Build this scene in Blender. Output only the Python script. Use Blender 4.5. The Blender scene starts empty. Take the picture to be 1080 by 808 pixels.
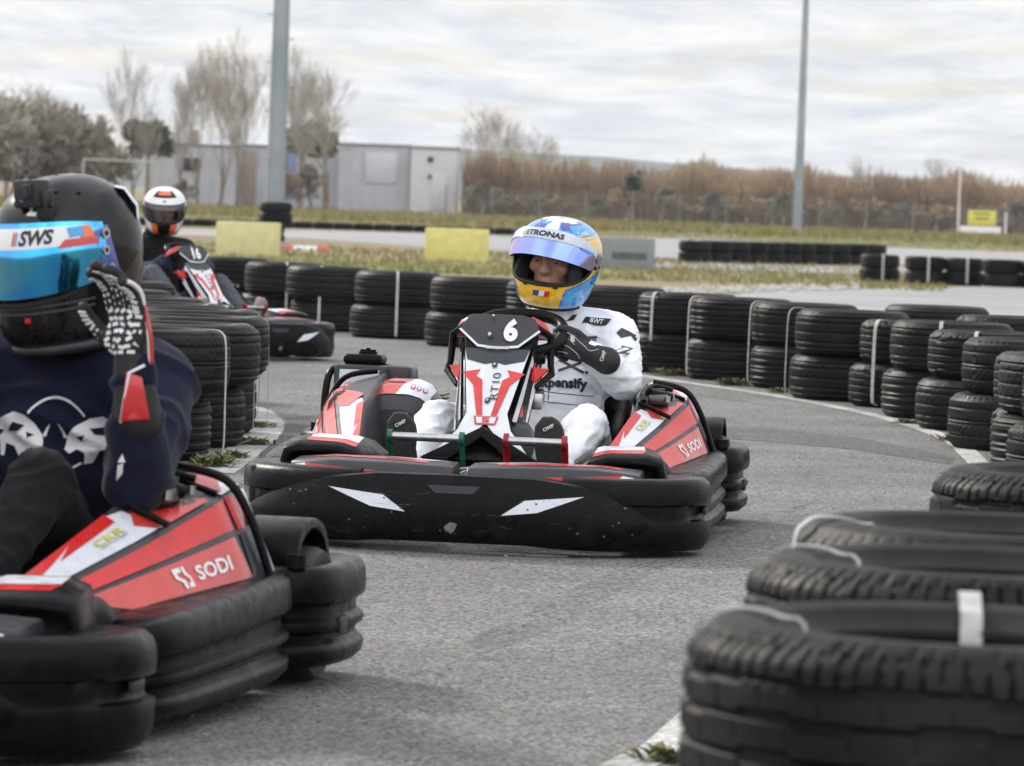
import bpy, bmesh, math, random
from mathutils import Vector, Matrix, Euler, noise
from mathutils.bvhtree import BVHTree
from mathutils.geometry import tessellate_polygon
random.seed(7)
R = math.radians
scene = bpy.context.scene
COL = scene.collection

# ------------------------------------------------------------------ camera
cam_d = bpy.data.cameras.new('camera')
cam = bpy.data.objects.new('camera', cam_d); COL.objects.link(cam)
CAM_H = 1.0
cam_d.sensor_width = 36.0
cam_d.lens = 160.0
cam_d.clip_start = 0.1; cam_d.clip_end = 20000
PITCH = math.atan(193 / 4800.0); ROLL = R(2.1)
cam.matrix_world = Matrix.Translation((0, 0, CAM_H)) @ Matrix.Rotation(R(90) - PITCH, 4, 'X') @ Matrix.Rotation(ROLL, 4, 'Z')
scene.camera = cam
cam_d.dof.use_dof = True
cam_d.dof.focus_distance = 13.4
cam_d.dof.aperture_fstop = 11.0

# ------------------------------------------------------------------ sky
world = bpy.data.worlds.new('World'); scene.world = world; world.use_nodes = True
nt = world.node_tree; nt.nodes.clear()
N = nt.nodes.new; L = nt.links.new
SUN_EL = R(33); SUN_AZ = R(-42)          # azimuth from +Y (away from the camera), negative: to the left
sky = N('ShaderNodeTexSky'); sky.sky_type = 'NISHITA'; sky.sun_disc = False
sky.sun_elevation = SUN_EL; sky.sun_rotation = SUN_AZ % (2 * math.pi); sky.air_density = 1.0; sky.dust_density = 2.0
bg1 = N('ShaderNodeBackground'); bg1.inputs['Strength'].default_value = 0.10
L(sky.outputs[0], bg1.inputs['Color'])
tc = N('ShaderNodeTexCoord'); sep = N('ShaderNodeSeparateXYZ'); L(tc.outputs['Generated'], sep.inputs[0])
def math_node(op, a=None, b=None, va=0.0, vb=0.0):
    n = N('ShaderNodeMath'); n.operation = op
    n.inputs[0].default_value = va; n.inputs[1].default_value = vb
    if a is not None: L(a, n.inputs[0])
    if b is not None: L(b, n.inputs[1])
    return n.outputs[0]
zc = math_node('MAXIMUM', sep.outputs['Z'], None, 0, 0.0)
zd = math_node('ADD', zc, None, 0, 0.035)
pu = math_node('DIVIDE', sep.outputs['X'], zd)
pv = math_node('DIVIDE', sep.outputs['Y'], zd)
cmb = N('ShaderNodeCombineXYZ'); L(pu, cmb.inputs[0]); L(pv, cmb.inputs[1])
def sky_noise(scale, detail, rough, sx, sy, off):
    mp = N('ShaderNodeMapping'); mp.inputs['Scale'].default_value = (sx, sy, 1); mp.inputs['Location'].default_value = off
    L(cmb.outputs[0], mp.inputs[0])
    n = N('ShaderNodeTexNoise'); n.inputs['Scale'].default_value = scale; n.inputs['Detail'].default_value = detail
    n.inputs['Roughness'].default_value = rough; n.inputs['Distortion'].default_value = 0.25
    L(mp.outputs[0], n.inputs[0]); return n.outputs['Fac']
n1 = sky_noise(0.9, 8, 0.64, 2.1, 0.75, (3.1, 1.7, 0))
n2 = sky_noise(0.6, 7, 0.62, 2.0, 0.9, (9.4, 5.2, 0))
rampc = N('ShaderNodeValToRGB'); L(n1, rampc.inputs[0])
rampc.color_ramp.elements[0].position = 0.38; rampc.color_ramp.elements[0].color = (0.60, 0.63, 0.68, 1)
rampc.color_ramp.elements[1].position = 0.64; rampc.color_ramp.elements[1].color = (0.86, 0.85, 0.83, 1)
e = rampc.color_ramp.elements.new(0.50); e.color = (0.73, 0.74, 0.76, 1)
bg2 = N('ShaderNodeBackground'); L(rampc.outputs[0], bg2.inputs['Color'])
# clouds brightened overhead and behind the camera: added fill for camera-facing sides
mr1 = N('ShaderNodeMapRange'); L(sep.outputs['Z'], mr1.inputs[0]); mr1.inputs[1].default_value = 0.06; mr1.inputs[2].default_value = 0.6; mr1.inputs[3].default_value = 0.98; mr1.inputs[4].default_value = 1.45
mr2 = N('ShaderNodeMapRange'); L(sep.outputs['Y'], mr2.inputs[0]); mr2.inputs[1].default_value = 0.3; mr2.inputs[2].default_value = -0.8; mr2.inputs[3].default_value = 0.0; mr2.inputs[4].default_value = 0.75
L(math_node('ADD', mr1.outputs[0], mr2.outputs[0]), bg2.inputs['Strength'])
cov = N('ShaderNodeValToRGB'); L(n2, cov.inputs[0])
cov.color_ramp.elements[0].position = 0.36; cov.color_ramp.elements[0].color = (0.62, 0.62, 0.62, 1)
cov.color_ramp.elements[1].position = 0.50; cov.color_ramp.elements[1].color = (1, 1, 1, 1)
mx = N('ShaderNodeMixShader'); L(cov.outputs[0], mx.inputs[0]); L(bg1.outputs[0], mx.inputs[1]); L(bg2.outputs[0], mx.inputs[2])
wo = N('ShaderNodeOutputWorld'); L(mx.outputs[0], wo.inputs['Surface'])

sun_d = bpy.data.lights.new('sun', 'SUN'); sun_d.energy = 2.4; sun_d.angle = R(8); sun_d.color = (1.0, 0.93, 0.84)
sun = bpy.data.objects.new('sun', sun_d); COL.objects.link(sun)
sdir = Vector((math.sin(SUN_AZ) * math.cos(SUN_EL), math.cos(SUN_AZ) * math.cos(SUN_EL), math.sin(SUN_EL)))
sun.rotation_euler = sdir.to_track_quat('Z', 'Y').to_euler()
sun.location = (0, 0, 30)
vs = scene.view_settings
vs.view_transform = 'Standard'; vs.look = 'None'; vs.gamma = 1.0; vs.use_curve_mapping = False; vs.exposure = 0.34
scene.cycles.max_bounces = 6
scene.cycles.transparent_max_bounces = 12

# ------------------------------------------------------------------ helpers
def ground(px, py, z=0.0, W=1080.0):
    """point of the horizontal plane z seen at photo pixel (px,py): used to set things out on the ground"""
    f = 4800.0
    d = cam.matrix_world.to_3x3() @ Vector(((px - 540) / f, -(py - 404) / f, -1))
    t = (z - CAM_H) / d.z
    return Vector((d.x * t, d.y * t, z))
def at_depth(px, py, Y):
    f = 4800.0
    d = cam.matrix_world.to_3x3() @ Vector(((px - 540) / f, -(py - 404) / f, -1))
    t = Y / d.y
    return Vector((d.x * t, Y, CAM_H + d.z * t))

def srgb(r, g, b):
    f = lambda c: (c / 255 / 12.92) if c / 255 <= 0.04045 else ((c / 255 + 0.055) / 1.055) ** 2.4
    return (f(r), f(g), f(b), 1)

MATS = {}
def mat(name, col, rough=0.5, metal=0.0, var=0.12, vscale=20.0, bump=0.0, bscale=200.0, coat=0.0, col2=None, c2=(0.45, 0.7), rvar=0.1, spec=0.5, trans=0.0, dirt=None, sheen=0.0, bdist=0.002):
    m = bpy.data.materials.new(name); m.use_nodes = True; t = m.node_tree; p = t.nodes['Principled BSDF']
    if len(col) == 3: col = (*col, 1)
    co = t.nodes.new('ShaderNodeTexCoord')
    nz = t.nodes.new('ShaderNodeTexNoise'); nz.inputs['Scale'].default_value = vscale; nz.inputs['Detail'].default_value = 5
    t.links.new(co.outputs['Object'], nz.inputs[0])
    rp = t.nodes.new('ShaderNodeValToRGB'); t.links.new(nz.outputs['Fac'], rp.inputs[0])
    rp.color_ramp.elements[0].position = 0.3; rp.color_ramp.elements[1].position = 0.7
    a = tuple(max(0, c * (1 - var)) for c in col[:3]); b = tuple(min(1, c * (1 + var)) for c in col[:3])
    rp.color_ramp.elements[0].color = (*a, 1); rp.color_ramp.elements[1].color = (*b, 1)
    out = rp.outputs[0]
    if col2 is not None:
        n2 = t.nodes.new('ShaderNodeTexNoise'); n2.inputs['Scale'].default_value = vscale * 0.37; n2.inputs['Detail'].default_value = 8; n2.inputs['Roughness'].default_value = 0.65
        t.links.new(co.outputs['Object'], n2.inputs[0])
        r2 = t.nodes.new('ShaderNodeValToRGB'); t.links.new(n2.outputs['Fac'], r2.inputs[0])
        r2.color_ramp.elements[0].position = c2[0]; r2.color_ramp.elements[1].position = c2[1]
        mix = t.nodes.new('ShaderNodeMix'); mix.data_type = 'RGBA'
        t.links.new(r2.outputs[0], mix.inputs[0]); t.links.new(out, mix.inputs[6]); mix.inputs[7].default_value = (*col2[:3], 1)
        out = mix.outputs[2]
    t.links.new(out, p.inputs['Base Color'])
    mr = t.nodes.new('ShaderNodeMapRange'); t.links.new(nz.outputs['Fac'], mr.inputs[0])
    mr.inputs[1].default_value = 0.3; mr.inputs[2].default_value = 0.7
    mr.inputs[3].default_value = max(0.02, rough - rvar); mr.inputs[4].default_value = min(1, rough + rvar)
    t.links.new(mr.outputs[0], p.inputs['Roughness'])
    p.inputs['Metallic'].default_value = metal
    p.inputs['Specular IOR Level'].default_value = spec
    p.inputs['Coat Weight'].default_value = coat; p.inputs['Coat Roughness'].default_value = 0.06
    p.inputs['Transmission Weight'].default_value = trans
    p.inputs['Sheen Weight'].default_value = sheen
    if bump > 0:
        nb = t.nodes.new('ShaderNodeTexNoise'); nb.inputs['Scale'].default_value = bscale; nb.inputs['Detail'].default_value = 3
        t.links.new(co.outputs['Object'], nb.inputs[0])
        bp = t.nodes.new('ShaderNodeBump'); bp.inputs['Strength'].default_value = bump; bp.inputs['Distance'].default_value = bdist
        t.links.new(nb.outputs['Fac'], bp.inputs['Height']); t.links.new(bp.outputs[0], p.inputs['Normal'])
    MATS[name] = m
    return m

PLASTIC = mat('black_plastic', (0.0035, 0.0035, 0.004), 0.31, spec=0.11, var=0.2, bump=0.25, bscale=500, col2=(0.010, 0.0095, 0.009), c2=(0.55, 0.72), vscale=30, rvar=0.12)
GREYP = mat('grey_plastic', (0.035, 0.035, 0.04), 0.36, vscale=15, spec=0.3)
DKGREY = mat('dark_grey_plate', (0.036, 0.037, 0.042), 0.35, vscale=15, spec=0.35)
WHITE = mat('white_sticker', (0.62, 0.64, 0.70), 0.3, coat=0.3, var=0.06)
BONE = mat('white_print', (0.75, 0.75, 0.76), 0.5, var=0.05)
RED = mat('red_sticker', (0.55, 0.016, 0.014), 0.32, spec=0.3, coat=0.12, var=0.14, col2=(0.40, 0.02, 0.018), c2=(0.5, 0.8))
SALMON = mat('pale_red_sticker', (0.56, 0.042, 0.034), 0.28, spec=0.4, coat=0.2, col2=(0.42, 0.04, 0.035), c2=(0.5, 0.8))
YELLOWP = mat('yellow_print', (0.55, 0.48, 0.05), 0.4)
INK = mat('dark_print', (0.015, 0.015, 0.022), 0.45)
METAL = mat('steel', (0.45, 0.45, 0.46), 0.32, metal=1.0, vscale=40)
DMETAL = mat('dark_metal', (0.10, 0.10, 0.10), 0.4, metal=0.9, vscale=40)
GREEN = mat('green_anodised', (0.008, 0.11, 0.055), 0.35, metal=0.2)
REDM = mat('red_anodised', (0.30, 0.008, 0.012), 0.3, metal=0.2)
RUBBER = mat('kart_rubber', (0.022, 0.021, 0.020), 0.6, bump=0.3, bscale=250, col2=(0.09, 0.085, 0.08), c2=(0.5, 0.9), vscale=12)
FRAME = mat('frame_paint', (0.03, 0.03, 0.032), 0.4, metal=0.3)

# mesh primitives: each returns (V, F)
def join(*parts):
    V = []; F = []
    for v, f in parts:
        k = len(V); V += [Vector(x) for x in v]; F += [tuple(i + k for i in q) for q in f]
    return V, F
def xf(vf, M):
    return [M @ Vector(v) for v in vf[0]], vf[1]
def loft(rings, closed=True, cap=True, loop=False):
    V = []; F = []; n = len(rings[0])
    for r in rings: V += [Vector(p) for p in r]
    m = len(rings)
    for i in range(m - 1 if not loop else m):
        a = i * n; b = ((i + 1) % m) * n
        for j in range(n if closed else n - 1):
            k = (j + 1) % n
            F.append((a + j, a + k, b + k, b + j))
    if cap and closed and not loop:
        F.append(tuple(range(n))[::-1]); F.append(tuple((m - 1) * n + j for j in range(n)))
    return V, F
def box(c, s, bev=0.0, seg=2, rot=None):
    bm = bmesh.new(); bmesh.ops.create_cube(bm, size=1)
    for v in bm.verts: v.co = Vector((v.co.x * s[0], v.co.y * s[1], v.co.z * s[2]))
    if bev: bmesh.ops.bevel(bm, geom=bm.edges[:], offset=bev, segments=seg, affect='EDGES', profile=0.5)
    V = [v.co.copy() for v in bm.verts]; F = [tuple(v.index for v in f.verts) for f in bm.faces]
    bm.verts.index_update(); F = [tuple(v.index for v in f.verts) for f in bm.faces]; V = [v.co.copy() for v in bm.verts]; bm.free()
    M = Matrix.Translation(c)
    if rot is not None: M = M @ Euler(rot).to_matrix().to_4x4()
    return xf((V, F), M)
def bevelled(vf, off, seg=2, ang=25):
    bm = bmesh.new(); vs_ = [bm.verts.new(v) for v in vf[0]]
    for f in vf[1]:
        try: bm.faces.new([vs_[i] for i in f])
        except Exception: pass
    bmesh.ops.recalc_face_normals(bm, faces=bm.faces[:])
    ed = [e_ for e_ in bm.edges if len(e_.link_faces) == 2 and e_.calc_face_angle(0) > R(ang)]
    bmesh.ops.bevel(bm, geom=ed, offset=off, segments=seg, affect='EDGES', profile=0.5, clamp_overlap=True)
    bm.verts.index_update()
    V = [v.co.copy() for v in bm.verts]; F = [tuple(v.index for v in f.verts) for f in bm.faces]; bm.free()
    return V, F
def baked(vf, mods):
    """mesh through modifiers: mods = [(type, {prop: val}), ...]"""
    me = bpy.data.meshes.new('tmp'); me.from_pydata([tuple(v) for v in vf[0]], [], vf[1]); me.update()
    o = bpy.data.objects.new('tmp', me); COL.objects.link(o)
    for i, (t, pr) in enumerate(mods):
        md = o.modifiers.new(str(i), t)
        for k, v in pr.items(): setattr(md, k, v)
    dg = bpy.context.evaluated_depsgraph_get(); dg.update()
    ev = o.evaluated_get(dg); m2 = ev.to_mesh()
    V = [v.co.copy() for v in m2.vertices]; F = [tuple(p.vertices) for p in m2.polygons]
    ev.to_mesh_clear(); bpy.data.objects.remove(o); bpy.data.meshes.remove(me)
    return V, F
def frames(pts):
    out = []; up = Vector((0, 0, 1)); prev = None
    for i, p in enumerate(pts):
        a = pts[max(0, i - 1)]; b = pts[min(len(pts) - 1, i + 1)]
        t = (Vector(b) - Vector(a)).normalized()
        if prev is None:
            x = t.cross(up)
            if x.length < 1e-3: x = t.cross(Vector((0, 1, 0)))
            x.normalize()
        else:
            x = (prev - t * prev.dot(t)).normalized()
        prev = x; out.append((Vector(p), x, t.cross(x).normalized(), t))
    return out
def tube(pts, r, n=8, cap=True, loop=False):
    rr = r if isinstance(r, (list, tuple)) else [r] * len(pts)
    if loop:
        P = [Vector(p) for p in pts]; m = len(P); rings = []
        nrm = sum(((P[i] - P[0]).cross(P[(i + 1) % m] - P[0]) for i in range(m)), Vector()).normalized()
        for i in range(m):
            t = (P[(i + 1) % m] - P[i - 1]).normalized(); x = t.cross(nrm).normalized()
            rings.append([P[i] + x * math.cos(2 * math.pi * k / n) * rr[i] + nrm * math.sin(2 * math.pi * k / n) * rr[i] for k in range(n)])
        return loft(rings, loop=True, cap=False)
    rings = []
    for (p, x, y, t), q in zip(frames(pts), rr):
        rings.append([p + x * math.cos(2 * math.pi * k / n) * q + y * math.sin(2 * math.pi * k / n) * q for k in range(n)])
    return loft(rings, cap=cap)
def cyl(a, b, r, n=16, r2=None):
    return tube([a, b], [r, r if r2 is None else r2], n)
def capsule(p0, r0, p1, r1, n=14):
    p0 = Vector(p0); p1 = Vector(p1); t = (p1 - p0)
    if t.length < 1e-6: t = Vector((0, 0, 1e-4))
    t = t.normalized(); pts = []; rr = []
    for k in range(5): a = R(-85 + 85 * k / 4); pts.append(p0 + t * math.sin(a) * r0); rr.append(max(1e-4, math.cos(a) * r0))
    for k in range(5): a = R(85 * k / 4); pts.append(p1 + t * math.sin(a) * r1); rr.append(max(1e-4, math.cos(a) * r1))
    x = t.cross(Vector((0, 0, 1)));
    if x.length < 1e-3: x = t.cross(Vector((0, 1, 0)))
    x.normalize(); y = t.cross(x)
    return loft([[p + x * math.cos(2 * math.pi * k / n) * q + y * math.sin(2 * math.pi * k / n) * q for k in range(n)] for p, q in zip(pts, rr)])
def ellipsoid(c, s, rot=(0, 0, 0), n=20, m=14):
    rings = []
    for i in range(1, m):
        a = math.pi * i / m - math.pi / 2
        rings.append([(math.cos(a) * math.cos(2 * math.pi * k / n) * s[0], math.cos(a) * math.sin(2 * math.pi * k / n) * s[1], math.sin(a) * s[2]) for k in range(n)])
    return xf(loft(rings), Matrix.Translation(c) @ Euler(rot).to_matrix().to_4x4())
def lathe(prof, n=48, axis='Z', loop=True):
    """prof: closed list of (r, h)"""
    rings = [[(r * math.cos(2 * math.pi * k / n), r * math.sin(2 * math.pi * k / n), h) for (r, h) in prof] for k in range(n)]
    V, F = loft(rings, closed=loop, cap=False, loop=True)
    if axis == 'X': V = [Vector((v.z, v.x, v.y)) for v in V]
    return V, F
def sweep(path, prof, n_up=None):
    """path: list of (x,y[,z,scale]) plan points; prof(i) or list of closed (n,z): n outward = to the side of travel's right"""
    rings = []; m = len(path)
    for i in range(m):
        a = Vector(path[max(0, i - 1)][:2]); b = Vector(path[min(m - 1, i + 1)][:2]); t = (b - a).normalized()
        nv = Vector((-t.y, t.x)); pr = prof(i) if callable(prof) else prof
        rings.append([(path[i][0] + nv.x * q[0], path[i][1] + nv.y * q[0], q[1]) for q in pr])
    return loft(rings)
def smooth_path(pts, k=6):
    """catmull-rom through the points"""
    P = [Vector(p) for p in pts]; out = []
    for i in range(len(P) - 1):
        p0 = P[max(0, i - 1)]; p1 = P[i]; p2 = P[i + 1]; p3 = P[min(len(P) - 1, i + 2)]
        for j in range(k):
            t = j / k
            out.append(0.5 * ((2 * p1) + (p2 - p0) * t + (2 * p0 - 5 * p1 + 4 * p2 - p3) * t * t + (3 * p1 - p0 - 3 * p2 + p3) * t ** 3))
    out.append(P[-1]); return out
def remesh(vf, voxel, smooth=6, fac=0.6):
    return baked(vf, [('REMESH', dict(mode='VOXEL', voxel_size=voxel, use_smooth_shade=True)), ('SMOOTH', dict(factor=fac, iterations=smooth))])

class Part:
    def __init__(s): s.V = []; s.F = []; s.MI = []; s.mats = []
    def add(s, vf, m):
        V, F = vf
        if m not in s.mats: s.mats.append(m)
        mi = s.mats.index(m); k = len(s.V)
        s.V += [Vector(v) for v in V]; s.F += [tuple(i + k for i in f) for f in F]; s.MI += [mi] * len(F)
        return s
    def bvh(s): return BVHTree.FromPolygons([tuple(v) for v in s.V], s.F)
    def build(s, name, parent=None, ang=38, recalc=True):
        me = bpy.data.meshes.new(name); me.from_pydata([tuple(v) for v in s.V], [], s.F)
        for m in s.mats: me.materials.append(m)
        me.polygons.foreach_set('material_index', s.MI)
        me.polygons.foreach_set('use_smooth', [True] * len(s.F))
        if recalc:
            bm = bmesh.new(); bm.from_mesh(me); bmesh.ops.recalc_face_normals(bm, faces=bm.faces[:]); bm.to_mesh(me); bm.free()
        me.update()
        if ang < 180: me.set_sharp_from_angle(angle=R(ang))
        o = bpy.data.objects.new(name, me); COL.objects.link(o)
        if parent: o.parent = parent
        return o
def one(name, vf, m, parent=None, ang=38): return Part().add(vf, m).build(name, parent, ang)

def tag(o, label=None, cat=None, group=None, kind=None):
    if label: o['label'] = label
    if cat: o['category'] = cat
    if group: o['group'] = group
    if kind: o['kind'] = kind
    return o
def empty(name, loc=(0, 0, 0), rz=0.0):
    o = bpy.data.objects.new(name, None); COL.objects.link(o); o.location = loc; o.rotation_euler = (0, 0, rz); o.empty_display_size = 0.1
    return o
KIDS = {}
def copy_tree(o, kids=None):
    kids = [c for c in bpy.data.objects if c.parent == o] if kids is None else kids
    c = o.copy(); COL.objects.link(c)
    for k in kids:
        d = k.copy(); COL.objects.link(d); d.parent = c
    return c

# flat marks: 2D polygons and lettering, finely cut so they can follow a curved surface
def cut(V2, T, size):
    bm = bmesh.new(); vv = [bm.verts.new((a, b, 0)) for a, b in V2]
    for t in T:
        try: bm.faces.new([vv[i] for i in t])
        except Exception: pass
    for _ in range(7):
        es = [e_ for e_ in bm.edges if e_.calc_length() > size]
        if not es: break
        bmesh.ops.subdivide_edges(bm, edges=es, cuts=1)
        bmesh.ops.triangulate(bm, faces=bm.faces[:])
    bm.verts.index_update()
    out = [(v.co.x, v.co.y) for v in bm.verts], [tuple(v.index for v in f.verts) for f in bm.faces]; bm.free()
    return out
def poly2(pts, size=0.03):
    T = tessellate_polygon([[Vector((a, b, 0)) for a, b in pts]])
    return cut(pts, T, size)
FONTC = {}
def text2(s, h=0.05, bold=0.0, size=0.03, squash=1.0, italic=0.0):
    cu = bpy.data.curves.new('t', 'FONT'); cu.body = s; cu.size = 1.0; cu.offset = bold; cu.resolution_u = 3
    cu.align_x = 'CENTER'; cu.align_y = 'CENTER'; cu.shear = italic
    o = bpy.data.objects.new('t', cu); COL.objects.link(o)
    dg = bpy.context.evaluated_depsgraph_get(); dg.update()
    me = o.evaluated_get(dg).to_mesh()
    P = [(v.co.x, v.co.y) for v in me.vertices]; T = [tuple(p.vertices) for p in me.polygons]
    o.evaluated_get(dg).to_mesh_clear(); bpy.data.objects.remove(o); bpy.data.curves.remove(cu)
    ys = [p[1] for p in P]; xs = [p[0] for p in P]; k = h / (max(ys) - min(ys)); cx = (max(xs) + min(xs)) / 2; cy = (max(ys) + min(ys)) / 2
    P = [((a - cx) * k * squash, (b - cy) * k) for a, b in P]
    return cut(P, T, size)
def move2(g, dx=0, dy=0, rot=0.0, sx=1, sy=1):
    c, s_ = math.cos(rot), math.sin(rot)
    return [((a * sx) * c - (b * sy) * s_ + dx, (a * sx) * s_ + (b * sy) * c + dy) for a, b in g[0]], g[1]
def mapped(g, fn):
    V = [fn(a, b) for a, b in g[0]]
    ok = [v is not None for v in V]
    V = [v if v is not None else Vector() for v in V]
    return V, [f for f in g[1] if all(ok[i] for i in f)]
def planar(o, u, v, off=0.0):
    o = Vector(o); u = Vector(u).normalized(); v = Vector(v); v = (v - u * v.dot(u)).normalized(); n = u.cross(v)
    return lambda a, b: o + u * a + v * b + n * off
def projector(bvh, o, u, v, off=0.002, rng=1.0):
    """lay a flat mark on a surface: looks along -(u x v) from the plane at o"""
    o = Vector(o); u = Vector(u).normalized(); v = Vector(v); v = (v - u * v.dot(u)).normalized(); n = u.cross(v)
    def fn(a, b):
        s_ = o + u * a + v * b
        h = bvh.ray_cast(s_, -n, rng)
        if h[0] is None: return None
        nn = h[1] if h[1].dot(n) > 0 else -h[1]
        return h[0] + (n * 0.6 + nn * 0.4) * off
    return fn
# ------------------------------------------------------------------ ground
def ground_mat(name, a, b, scale=0.6, c=None, speck=None, rough=0.9, bump=0.4, fine=None, c_pos=(0.5, 0.65)):
    m = bpy.data.materials.new(name); m.use_nodes = True; t = m.node_tree; p = t.nodes['Principled BSDF']
    co = t.nodes.new('ShaderNodeTexCoord')
    def nz(s, d=6, r=0.6):
        n = t.nodes.new('ShaderNodeTexNoise'); n.inputs['Scale'].default_value = s; n.inputs['Detail'].default_value = d; n.inputs['Roughness'].default_value = r
        t.links.new(co.outputs['Object'], n.inputs[0]); return n.outputs['Fac']
    def ramp(src, p0, p1, c0, c1):
        r = t.nodes.new('ShaderNodeValToRGB'); t.links.new(src, r.inputs[0])
        r.color_ramp.elements[0].position = p0; r.color_ramp.elements[1].position = p1
        r.color_ramp.elements[0].color = (*c0[:3], 1); r.color_ramp.elements[1].color = (*c1[:3], 1); return r.outputs[0]
    def mix(f, x, y, mode='MIX', fv=1.0):
        k = t.nodes.new('ShaderNodeMix'); k.data_type = 'RGBA'; k.blend_type = mode; k.inputs[0].default_value = fv
        if f is not None: t.links.new(f, k.inputs[0])
        for s_, i in ((x, 6), (y, 7)):
            if isinstance(s_, tuple): k.inputs[i].default_value = (*s_[:3], 1)
            else: t.links.new(s_, k.inputs[i])
        return k.outputs[2]
    out = ramp(nz(scale), 0.38, 0.62, a, b)
    if c: out = mix(ramp(nz(scale * 0.45, 5), c_pos[0], c_pos[1], (0, 0, 0), (1, 1, 1)), out, c)
    if speck:
        v = t.nodes.new('ShaderNodeTexVoronoi'); v.inputs['Scale'].default_value = speck[0]; t.links.new(co.outputs['Object'], v.inputs[0])
        sp = ramp(v.outputs['Color'], 0.15, 0.9, (speck[1],) * 3, (speck[2],) * 3)
        out = mix(None, out, sp, 'MULTIPLY', 1.0)
        n2 = ramp(nz(speck[0] * 0.55, 3, 0.7), 0.3, 0.7, (0.72,) * 3, (1.25,) * 3); out = mix(None, out, n2, 'MULTIPLY', 1.0)
    if fine:
        out = mix(None, out, ramp(nz(fine[0], 4, 0.8), 0.3, 0.7, (fine[1],) * 3, (fine[2],) * 3), 'MULTIPLY', 1.0)
    t.links.new(out, p.inputs['Base Color']); p.inputs['Roughness'].default_value = rough; p.inputs['Specular IOR Level'].default_value = 0.3
    bp = t.nodes.new('ShaderNodeBump'); bp.inputs['Strength'].default_value = bump; bp.inputs['Distance'].default_value = 0.006 if speck else 0.05
    t.links.new(nz(speck[0] * 0.8 if speck else 12, 3, 0.7), bp.inputs['Height']); t.links.new(bp.outputs[0], p.inputs['Normal'])
    return m
ASPH = ground_mat('asphalt', (0.138, 0.135, 0.131), (0.188, 0.184, 0.178), 1.2, c=(0.122, 0.12, 0.116), speck=(125, 0.36, 1.7), bump=0.9, c_pos=(0.55, 0.8))
ASPH2 = ground_mat('older_asphalt', (0.095, 0.093, 0.09), (0.13, 0.127, 0.122), 2.0, speck=(110, 0.45, 1.5), bump=0.9)
PALE = ground_mat('pale_asphalt', (0.26, 0.26, 0.265), (0.33, 0.33, 0.33), 0.25, fine=(3, 0.85, 1.1), bump=0.2)
DIRT = ground_mat('dry_ground', (0.19, 0.135, 0.085), (0.26, 0.20, 0.12), 0.35, c=(0.17, 0.17, 0.06), fine=(2.5, 0.7, 1.25))
TURF = ground_mat('thin_turf', (0.13, 0.15, 0.045), (0.20, 0.20, 0.075), 0.3, c=(0.24, 0.19, 0.10), fine=(3, 0.65, 1.3), c_pos=(0.5, 0.75))
PAINT = ground_mat('worn_white_paint', (0.40, 0.40, 0.39), (0.52, 0.52, 0.50), 3.0, c=(0.22, 0.215, 0.205), speck=(90, 0.6, 1.25), bump=0.6, c_pos=(0.5, 0.68))

def sheet(name, pts, m, z, noise_amp=0.0, step=None):
    """flat sheet over a world polygon"""
    P = [Vector((p[0], p[1])) for p in pts]; Q = []
    for i in range(len(P)):
        a, b = P[i], P[(i + 1) % len(P)]; n = max(1, int((b - a).length / step)) if step else 1
        for k in range(n):
            q = a.lerp(b, k / n)
            if noise_amp and step:
                v = noise.noise_vector(Vector((q.x / step / 2.3, q.y / step / 2.3, z * 100))); q = q + Vector((v.x, v.y)) * noise_amp * (1 if k else 0.5)
            Q.append(q)
    T = tessellate_polygon([[Vector((q.x, q.y, 0)) for q in Q]])
    o = one(name, ([(q.x, q.y, z) for q in Q], [tuple(t) for t in T]), m); tag(o, kind='structure'); return o
def gpoly(pix): return [ground(*p) for p in pix]

sheet('ground', [(-900, -40), (900, -40), (2500, 2600), (-2500, 2600)], DIRT, 0.0)
# tyre-wall line positions (photo pixel of the middle of each stack's base)
track_pts = [(-6, -3), (8, -3), (8, 5)] + [(5.2, 12), (3.2, 19)] + [(p.x, p.y) for p in (ground(1075, 470), ground(1000, 425), ground(900, 395), ground(800, 372), ground(690, 352), ground(560, 338), ground(400, 327), ground(250, 318))] + [(-4.5, 44), (-9, 46), (-12, 30), (-9, 5)]
sheet('track', track_pts, ASPH, 0.004, 0.12, 0.8)
tag(bpy.data.objects['track'], kind='structure')
# the neighbouring lanes of the circuit
sheet('side_road', gpoly([(690, 318), (800, 309), (900, 305.5), (1010, 303.5), (1140, 300), (1500, 300), (1500, 400), (1120, 420), (1000, 360), (880, 338)]), PALE, 0.008, 0.5, 2.0)
sheet('road_beyond', gpoly([(150, 241.5), (330, 243), (620, 252), (720, 250.5), (840, 256), (1000, 264), (1400, 275), (1400, 293), (1010, 281), (860, 275), (720, 273), (600, 268), (470, 262), (330, 252.5), (150, 247)]), PALE, 0.004, 0.7, 5.0)
sheet('path', gpoly([(640, 280.5), (760, 285), (900, 289.5), (1000, 291), (1100, 296), (1500, 302), (1500, 296), (1000, 284), (860, 281), (700, 277)]), PALE, 0.012, 0.5, 3.0)
sheet('turf', gpoly([(120, 262), (260, 268), (520, 276), (700, 284), (800, 289), (905, 295), (860, 301), (640, 292), (300, 285), (120, 280)]), TURF, 0.004, 0.8, 3.0)
sheet('turf', gpoly([(-300, 214), (100, 220), (480, 236), (640, 243), (840, 249.5), (1080, 258), (1400, 268), (1400, 274), (1000, 262.5), (840, 255), (690, 248.5), (480, 243), (200, 236), (-300, 236)]), TURF, 0.004, 1.5, 8.0)
for i, o in enumerate([x for x in COL.objects if x.name.startswith('turf')]): tag(o, kind='structure')

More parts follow.
